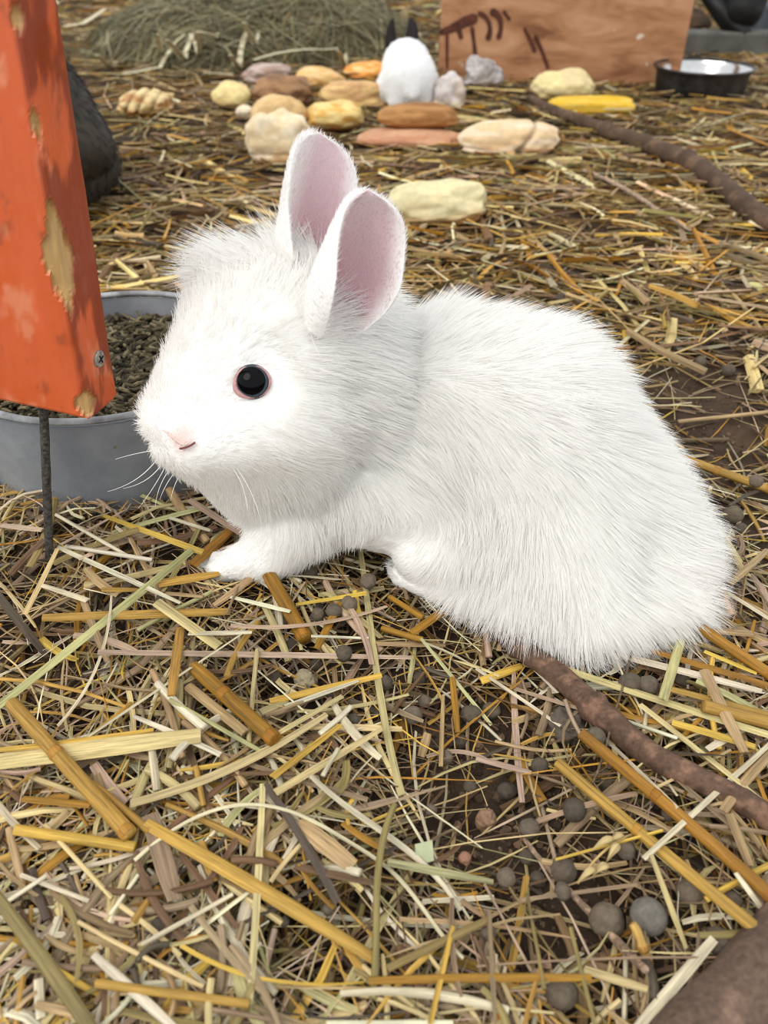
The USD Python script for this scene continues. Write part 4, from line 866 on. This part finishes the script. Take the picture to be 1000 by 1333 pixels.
bread('bread_bun', 'glossy pale yellow bun with dark base right of the heap', 437, 172, 72, 42, lin(230, 206, 140), lin(140, 88, 40), lin(214, 160, 70), seed=8, parts=-.55, box=.8)
bread('bread_slice', 'pale baguette piece with tan top lying left of the small white rabbit', 462, 142, 80, 36, lin(226, 192, 132), lin(212, 170, 110), lin(200, 156, 110), deep=.5, seed=9, box=.55)
bread('bread_roll', 'golden roll behind the pale baguette piece', 418, 118, 62, 32, lin(222, 178, 112), lin(190, 134, 76), lin(230, 200, 150), seed=10, tilt=.15)
bread('bread_roll', 'orange-brown glazed roll beside the small white rabbit ear', 482, 106, 62, 28, lin(226, 150, 66), lin(190, 110, 50), lin(240, 206, 140), seed=11)
bread('bread_chunk', 'greyish white bread chunk right of the small white rabbit', 584, 148, 40, 50, lin(206, 198, 196), lin(226, 206, 160), lin(190, 172, 156), deep=.9, seed=12, amp=.15)
bread('bread_chunk', 'grey mouldy fluffy lump leaning against the wooden board', 628, 121, 46, 42, lin(156, 148, 146), lin(120, 96, 78), lin(196, 190, 190), deep=.9, seed=13, amp=.28)
lower = bread('bread_crust', 'pinkish orange flat loaf half lying under the brown loaf', 534, 194, 128, 30, lin(198, 152, 118), lin(150, 108, 78), lin(186, 130, 98), deep=.5, seed=14, amp=.08)
bread('bread_loaf', 'brown domed loaf half resting on the pinkish flat loaf half', 544, 170, 104, 38, lin(176, 128, 76), lin(150, 102, 56), lin(140, 94, 50), deep=.6, seed=15, lift=.016, amp=.07)
bread('bread_roll', 'long floured roll with a crease across, right of the brown loaf', 664, 205, 126, 50, lin(224, 194, 152), lin(206, 160, 112), lin(232, 214, 188), deep=.5, seed=16, crease=(.30,), amp=.08)
bread('bread_slab', 'flat pale bread slab just right of the near ear of the big white rabbit', 569, 297, 116, 56, lin(226, 214, 168), lin(170, 124, 74), lin(208, 200, 160), deep=.55, seed=17, box=.62, amp=.15, tilt=-.10, parts=-.62)
bread('bread_roll', 'cream roll lying before the board at the head of the dark stick', 734, 137, 78, 46, lin(224, 208, 152), lin(190, 160, 104), lin(212, 192, 150), seed=18, amp=.14)
bread('yellow_slab', 'bright yellow flat slab left of the shiny metal bowl', 771, 152, 106, 28, lin(222, 178, 44), lin(190, 140, 40), lin(232, 196, 92), deep=.4, seed=19, box=.45, amp=.05)

# ------------------------------------------------------------------ wooden board with painted drips
b0, b1 = G(570, 103), G(881, 117)
bx = unit(b1 - b0); bn = unit(np.cross(bx, [0, .05, 1])); bup = unit(np.cross(bn, bx) * 1.0); bup = bup if bup[2] > 0 else -bup; bn = bn if bn[1] < 0 else -bn
BW, BHT, BT = np.linalg.norm(b1 - b0), .30, .018
board = thing('wooden_board', 'brown wooden board with dark red-brown paint drips standing behind the bread', 'board', b0)
M['plywood'] = mat('plywood', {'g': ('geometry', {}), 'm': ('mapping', {'scale': (1, 1, 3.5)}), 'n': ('noise_texture', {'scale': 9, 'detail': 7, 'roughness': .6, 'distortion': .8}),
    'r': ('rgb_ramp', {'ramp': [(.3, tuple(lin(120, 80, 54))), (.48, tuple(lin(164, 118, 84))), (.7, tuple(lin(190, 146, 112)))]}), 'v': ('noise_texture', {'scale': 38, 'detail': 3}),
    'r2': ('rgb_ramp', {'ramp': [(.70, (0, 0, 0)), (.76, (1, 1, 1))]}), 'x': ('mix_color', {'b': tuple(lin(206, 190, 172))}), 'b': ('bump', {'strength': .3, 'distance': .003}), 'p': ('principled_bsdf', {'roughness': .8, 'specular_ior_level': .2})},
    [('g.position', 'm.vector'), ('m.vector', 'n.vector'), ('n.fac', 'r.fac'), ('r.color', 'x.a'), ('g.position', 'v.vector'), ('v.fac', 'r2.fac'), ('r2.color', 'x.fac'), ('x.result', 'p.base_color'), ('n.fac', 'b.height'), ('b.normal', 'p.normal')])
rb = m3.Manifold.batch_hull([m3.Manifold.sphere(.0025, 12).translate((x, y, z)) for x in (.0025, BW - .0025) for y in (.0025, BT - .0025) for z in (-.004, BHT)])
t_ = to_tm(rb); bvx = np.array(t_.vertices)
obj('panel', (b0 + bvx[:, :1] * bx - bvx[:, 1:2] * bn + bvx[:, 2:] * bup, np.array(t_.faces)), M['plywood'], board)
M['drip'] = noisy('drip_paint', lin(58, 30, 20), lin(96, 50, 32), 120, .6, .2)
def on_board(px, py):
    d = ray(px, py); o = np.array([0, 0, CAM_H]); return o + d * (((b0 - o) @ bn) / (d @ bn)) + bn * .0012
for pts_, ws in (([(571, 42), (586, 38), (600, 31), (622, 24)], (7, 10, 13, 13)), ([(582, 42), (582, 66), (582, 90)], (5, 4, 3)), ([(597, 38), (601, 51)], (7, 6)), ([(614, 34), (617, 54), (619, 76)], (6, 5, 6)),
                 ([(622, 17), (634, 25), (638, 39), (634, 52)], (7, 6, 6, 9)), ([(638, 15), (648, 20), (652, 36), (648, 51)], (10, 8, 6, 8)), ([(655, 14), (664, 26)], (5, 4)), ([(682, 36), (690, 52), (697, 68)], (4, 6, 6)), ([(696, 46), (706, 68), (714, 90)], (6, 5, 5))):
    P_ = np.array([on_board(a, b) for a, b in resample(pts_, 14)]); w = np.interp(np.linspace(0, 1, 14), np.linspace(0, 1, len(ws)), ws)
    t = unit(np.gradient(P_, axis=0)); sd = np.cross(t, bn); wm = np.array([px2m(p, a) for p, a in zip(P_, w)])[:, None] / 2
    wm[0] *= .5; wm[-1] *= .5
    rows = np.stack([P_ + sd * wm - bn * .0012, P_ + sd * wm * .8 + bn * .0004, P_ - sd * wm * .8 + bn * .0004, P_ - sd * wm - bn * .0012], 1).reshape(-1, 3)
    i = np.arange(13)[:, None] * 4 + np.arange(4); j = np.arange(13)[:, None] * 4 + (np.arange(4) + 1) % 4
    f = np.concatenate([np.stack([i, j, j + 4], -1).reshape(-1, 3), np.stack([i, j + 4, i + 4], -1).reshape(-1, 3), [[0, 2, 1], [0, 3, 2], [52, 53, 54], [52, 54, 55]]])
    obj('paint_drip', (rows, f), M['drip'], board)

# ------------------------------------------------------------------ metal bowl
mc = np.array([.556, 1.555, .004]); q_ = .083
M['chrome'] = noisy('bowl_steel', (.55, .55, .55), (.68, .68, .69), 30, .16, .05, 60, metal=1.0)
M['dull'] = noisy('bowl_outside', lin(40, 40, 42), lin(74, 72, 70), 40, .45, .15, 90, metal=.6)
bowl = thing('metal_bowl', 'shallow shiny metal bowl with dark sides standing right of the board', 'bowl', mc)
obj('bowl_inside', lathe([(q_ * 1.0, .043), (q_ * .93, .036), (q_ * .86, .012), (q_ * .78, .006), (.0005, .005)], mc, 96), M['chrome'], bowl, smooth=True)
obj('bowl_outside', lathe([(q_ * 1.0, .0425), (q_ * .94, .034), (q_ * .93, .022), (q_ * .90, .002), (q_ * .86, .0), (.0005, .0)], mc, 96), M['dull'], bowl, smooth=True)
a = np.linspace(0, 2 * np.pi, 11); obj('bowl_rim', lathe([(q_ * 1.0 + .0028 * math.cos(t), .043 + .002 * math.sin(t)) for t in a], mc, 96), M['dull'], bowl, smooth=True)

# ------------------------------------------------------------------ things at the back right and along the top edge
def rounded_box(c, size, r, yaw=0.0):
    h = np.array(size) / 2 - r; m_ = m3.Manifold.batch_hull([m3.Manifold.sphere(r, 12).translate((x, y, z)) for x in (-h[0], h[0]) for y in (-h[1], h[1]) for z in (-h[2], h[2])])
    return m_.rotate((0, 0, math.degrees(yaw))).translate(tuple(map(float, c)))
M['slate'] = noisy('grey_plank', lin(70, 70, 66), lin(104, 104, 98), 14, .8, .4, 60)
M['bluegrey'] = noisy('blue_grey', lin(62, 70, 76), lin(84, 92, 98), 20, .7, .3)
M['black'] = noisy('black_rubber', lin(14, 14, 15), lin(26, 26, 27), 40, .5, .1)
M['darkbrown'] = noisy('dark_brown', lin(46, 36, 28), lin(86, 68, 52), 18, .9, .5, 80)
g = G(960, 76); obj('grey_plank', to_tm(rounded_box(g + [.12, .03, .022], (.50, .06, .052), .006, -.05)), M['slate'], label='low grey plank lying behind the metal bowl at the right edge', category='plank')
g = G(1000, 52); obj('blue_grey_block', to_tm(rounded_box(g + [.11, .05, .035], (.28, .09, .075), .008, .03)), M['bluegrey'], label='blue-grey block behind the grey plank, cut by the right edge', category='block')
pot = thing('black_pot', 'black rounded pot-like object with a slanting leg above the grey plank at the top right', 'pot', G(968, 52))
pc_ = R(968, 12, 2.02); obj('pot_body', organic([[(pc_, .042), (pc_ + [.01, .02, .05], .05)]], .008, 8), M['black'], pot, smooth=True)
v, f = tube(np.array([R(920, -12, 2.05), R(940, 16, 2.03), R(968, 48, 2.0)]), [.018, .021, .024], 12); obj('pot_leg', (v, f), M['black'], pot, smooth=True)
g = G(900, 45); obj('brown_lump', lump(g + [0, .05, .02], .05, 41, .3, (1.2, .8, .7), 4), M['darkbrown'], smooth=True, label='dark brown lump half hidden behind the board and right of it', category='lump')
for px, w_, sd in ((180, 60, 51), (475, 55, 53)):
    g = G(px, 4); v, f = lump(g + [0, .1, .02], px2m(g, w_), sd, .25, (1, .5, .5), 4)  # rounded dark lumps put where the top edge reads dark
    obj('dark_lump', (v, f), M['darkbrown'], smooth=True, label='rounded dark lump at the top edge ' + ('above the left part of the hay' if px < 300 else 'above the right part of the hay'), category='log')

# ------------------------------------------------------------------ hay heap
hay = Pile()
hx0, hx1 = G(85, 95)[0], G(545, 95)[0] - .02
def heap(x, y):
    u = (x - (hx0 + hx1) / 2) / ((hx1 - hx0) / 2 * 1.05); v_ = (y - 2.16) / .40
    return np.maximum(0, 1 - u ** 2 * .9 - v_ ** 2) ** .6 * (.11 + .06 * (meshkit.fbm(np.stack([np.asarray(x) * 6, np.asarray(y) * 6, 0 * np.asarray(x)], -1), 3, 77) - .5))
HX, HY = np.meshgrid(np.linspace(hx0 - .2, hx1 + .2, 80), np.linspace(1.6, 2.6, 60), indexing='ij')
hv = np.stack([HX, HY, heap(HX, HY) - .006 + .03 * (meshkit.fbm(np.stack([HX * 20, HY * 20, 0 * HX], -1), 3, 5) - .5) * (heap(HX, HY) > .01)], -1).reshape(-1, 3); ii = np.arange(HX.size).reshape(HX.shape)
hpile = thing('hay_heap', 'low heap of greenish grey hay at the back left behind the bread', 'hay', (0, 2.1, 0)); data(hpile, kind='stuff')
obj('heap_core', (hv, np.stack([ii[:-1, :-1], ii[1:, :-1], ii[1:, 1:], ii[:-1, 1:]], -1).reshape(-1, 4)), noisy('hay_core', lin(58, 50, 34), lin(104, 92, 64), 40, .9, .8, 120), hpile, smooth=True)
HC = [lin(*c) * .85 for c in ((150, 142, 100), (172, 160, 118), (132, 130, 92), (118, 118, 84), (196, 184, 150), (104, 96, 68), (146, 126, 86))]
for _ in range(4200):
    x, y = rng.uniform(hx0 - .1, hx1 + .02), 2.12 + rng.uniform(-.42, .40)
    hz = float(heap(np.array(x), np.array(y)))
    if hz < .006: continue
    L, an = rng.uniform(.06, .2), rng.normal(0, .9); d = np.array([math.cos(an), math.sin(an)]); q = np.linspace(-.5, .5, 5); bow = rng.normal(0, .3) * L
    xy = np.array([x, y]) + q[:, None] * d * L + (bow * (.25 - q ** 2))[:, None] * np.array([-d[1], d[0]])
    z = np.maximum(heap(xy[:, 0], xy[:, 1]), 0) + rng.uniform(-.004, .018) + rng.normal(0, .12) * L * q
    v, f, sv = sweep(np.column_stack([xy, np.maximum(z, .004)]), rng.uniform(.0012, .004), .0012, 'tube', k=4, taper=(1, .5)); hay.add(v, f, np.tile(HC[rng.integers(len(HC))] * rng.uniform(.55, 1.3), (len(v), 1)), sv)
obj('hay_strands', (np.vstack(hay.v), np.vstack(hay.f)), M['straw'], hpile, tint=np.vstack(hay.t), sv=np.vstack(hay.s))
for pts_, w, lab in (([(205, 45), (208, 60), (213, 76)], 5, 'short pale hay stalk hanging down the left part of the heap'), ([(218, 52), (238, 74), (258, 94)], 6, 'pale hay stalk slanting right in the middle of the heap'),
                     ([(256, 42), (259, 70), (254, 92)], 5, 'upright pale hay stalk meeting the slanting one'), ([(256, 42), (272, 45), (285, 52)], 5, 'pale bent hay stalk tip at the top of the heap'), ([(318, 30), (328, 50), (340, 72)], 5, 'pale hay stalk slanting above the brown bread heap'),
                     ([(300, 72), (314, 92), (328, 110)], 6, 'pale stalk hanging over the grey-brown crust chunk'), ([(330, 78), (380, 66), (440, 66)], 5, 'long pale stalk arching over the bread heap'), ([(440, 66), (446, 78), (451, 94)], 5, 'short stalk end hanging beside the golden roll'),
                     ([(126, 72), (142, 86), (156, 100)], 6, 'whitish stalk left of the cream kaiser-like roll'), ([(160, 96), (210, 108), (250, 120)], 6, 'long whitish stalk lying in front of the heap'), ([(85, 42), (112, 28), (136, 12)], 7, 'pinkish stalk at the top left beside the orange post')):
    yy = 1.70 if w != 7 else 2.4
    path = np.array([R(a, b, yy + .02 * i) for i, (a, b) in enumerate(resample(pts_, 8))]); path[:, 2] = np.maximum(path[:, 2], heap(path[:, 0], path[:, 1]) + .012)
    ww = px2m(path[0], w) * 1.35; v, f, sv = sweep(path, ww, ww * .6, 'blade', taper=(.8, 1, .6)); obj('hay_stalk', (v, f), M['straw'], tint=lin(222, 212, 178), sv=sv, label=lab, category='hay stalk', group='pale hay stalks on the heap')

# ------------------------------------------------------------------ the two rabbits at the back
def back_rabbit(label, loc, scale, yaw, base, belly_spots, fat, ear_top, ear_col, fur_mat, hairs, hair_len, seed, eye=True):
    Rz = np.array([[math.cos(yaw), -math.sin(yaw), 0], [math.sin(yaw), math.cos(yaw), 0], [0, 0, 1]]); T = lambda p: Rz @ (np.array(p, float) * scale) + loc
    S_ = lambda p, r: (T(p), r * scale)
    rr, bk_, sh, nk, hd, mz = S_((-.22, 0, .22 * fat), .21 * fat), S_((-.05, 0, .28 * fat), .19 * fat), S_((.18, 0, .23 * fat), .15 * fat), S_((.30, 0, .31), .11), S_((.38, 0, .36), .105), S_((.49, 0, .32), .06)
    bn_ = [[rr, S_((-.32, .11, .10), .105), S_((-.32, -.11, .10), .105)], [rr, bk_], [bk_, sh], [sh, nk], [nk, hd], [hd, mz], [rr, S_((-.44, 0, .17), .06)]]
    for sd in (-1, 1):
        bn_ += [[sh, S_((.24, sd * .08, .12), .06)], [S_((.24, sd * .08, .12), .06), S_((.30, sd * .08, .035), .035)], [rr, S_((-.14, sd * .15 * fat, .16), .13)], [S_((-.14, sd * .15 * fat, .16), .13), S_((-.12, sd * .16 * fat, .05), .05)], [S_((-.12, sd * .16 * fat, .05), .05), S_((.08, sd * .16 * fat, .035), .035)]]
    tr = organic(bn_, .045 * scale, 10); whole_ = to_m3(tr.vertices, tr.faces); tips = []
    for sd in (-1, 1):
        e_, i_, o_ = ear_shell(T((.33, sd * .045, .43)), T((.30, sd * .085, ear_top)), Rz @ np.array([.5, sd * .8, 0]), .085 * scale, .016 * scale, nu=14, nv=11, point=3); whole_ += to_m3(e_.vertices, e_.faces); tips.append(o_)
    t = to_tm(whole_); v = np.array(t.vertices); c = vert_colour(v, base, [(T(p), r * scale, col_, .5) for p, r, col_ in belly_spots])
    de_ = cKDTree(np.vstack(tips)).query(v)[0] < .016 * scale; c[de_ & (v[:, 2] > .42 * scale)] = ear_col
    x = thing('rabbit', label, 'rabbit', loc); obj('body', (v, np.array(t.faces)), M['skin'], x, tint=c, smooth=True)
    p, n, _ = sample_surface(t, hairs, seed); ok = (p[:, 2] > .01) & ~(np.linalg.norm(p - T((-.44, 0, .17)), axis=1) < 0)
    spots_ = np.zeros(len(p), bool)
    for q_, r, col_ in belly_spots: spots_ |= np.linalg.norm(p - T(q_), axis=1) < r * scale
    spots_ |= (cKDTree(np.vstack(tips)).query(p)[0] < .02 * scale); ok &= ~spots_; p, n = p[ok], n[ok]
    mk = [(T((0, 0, .3)), Rz @ [-1, 0, -.35], hair_len, .35), (T((-.4, 0, .2)), Rz @ [-.5, 0, -.9], hair_len, .35), (T((.4, 0, .35)), Rz @ [-1, 0, 0], hair_len * .5, .3), (T((0, .2, .1)), Rz @ [-.2, 0, -1], hair_len, .35), (T((0, -.2, .1)), Rz @ [-.2, 0, -1], hair_len, .35)]
    h_, w_ = comb(p, n, mk, .2 * scale, seed, k=4, w0=.0009); curves('fur', h_, w_, fur_mat, x, kind='stuff')
    if eye:
        for sd in (-1, 1):
            s_ = trimesh.creation.icosphere(2, .022 * scale); obj('eye', (np.array(s_.vertices) + T((.43, sd * .088, .37)), np.array(s_.faces)), M['pupil'], x, smooth=True)
    return x
back_rabbit('dark grey-brown rabbit with a white patch, mostly hidden behind the orange post', np.array([-.482, .935, .002]), .41, math.radians(165), lin(62, 57, 50), [((-.34, .17, .12), .10, lin(196, 198, 204))], 1.0, .80, lin(60, 54, 48), M['grey_fur'], 9000, .013, 61)
back_rabbit('small white rabbit with dark ears sitting among the bread pieces at the back', np.array([.036, 1.475, .002]), .172, math.radians(97), np.array([.80, .82, .84]), [], 1.22, .70, lin(40, 36, 36), M['fur'], 5000, .007, 62)
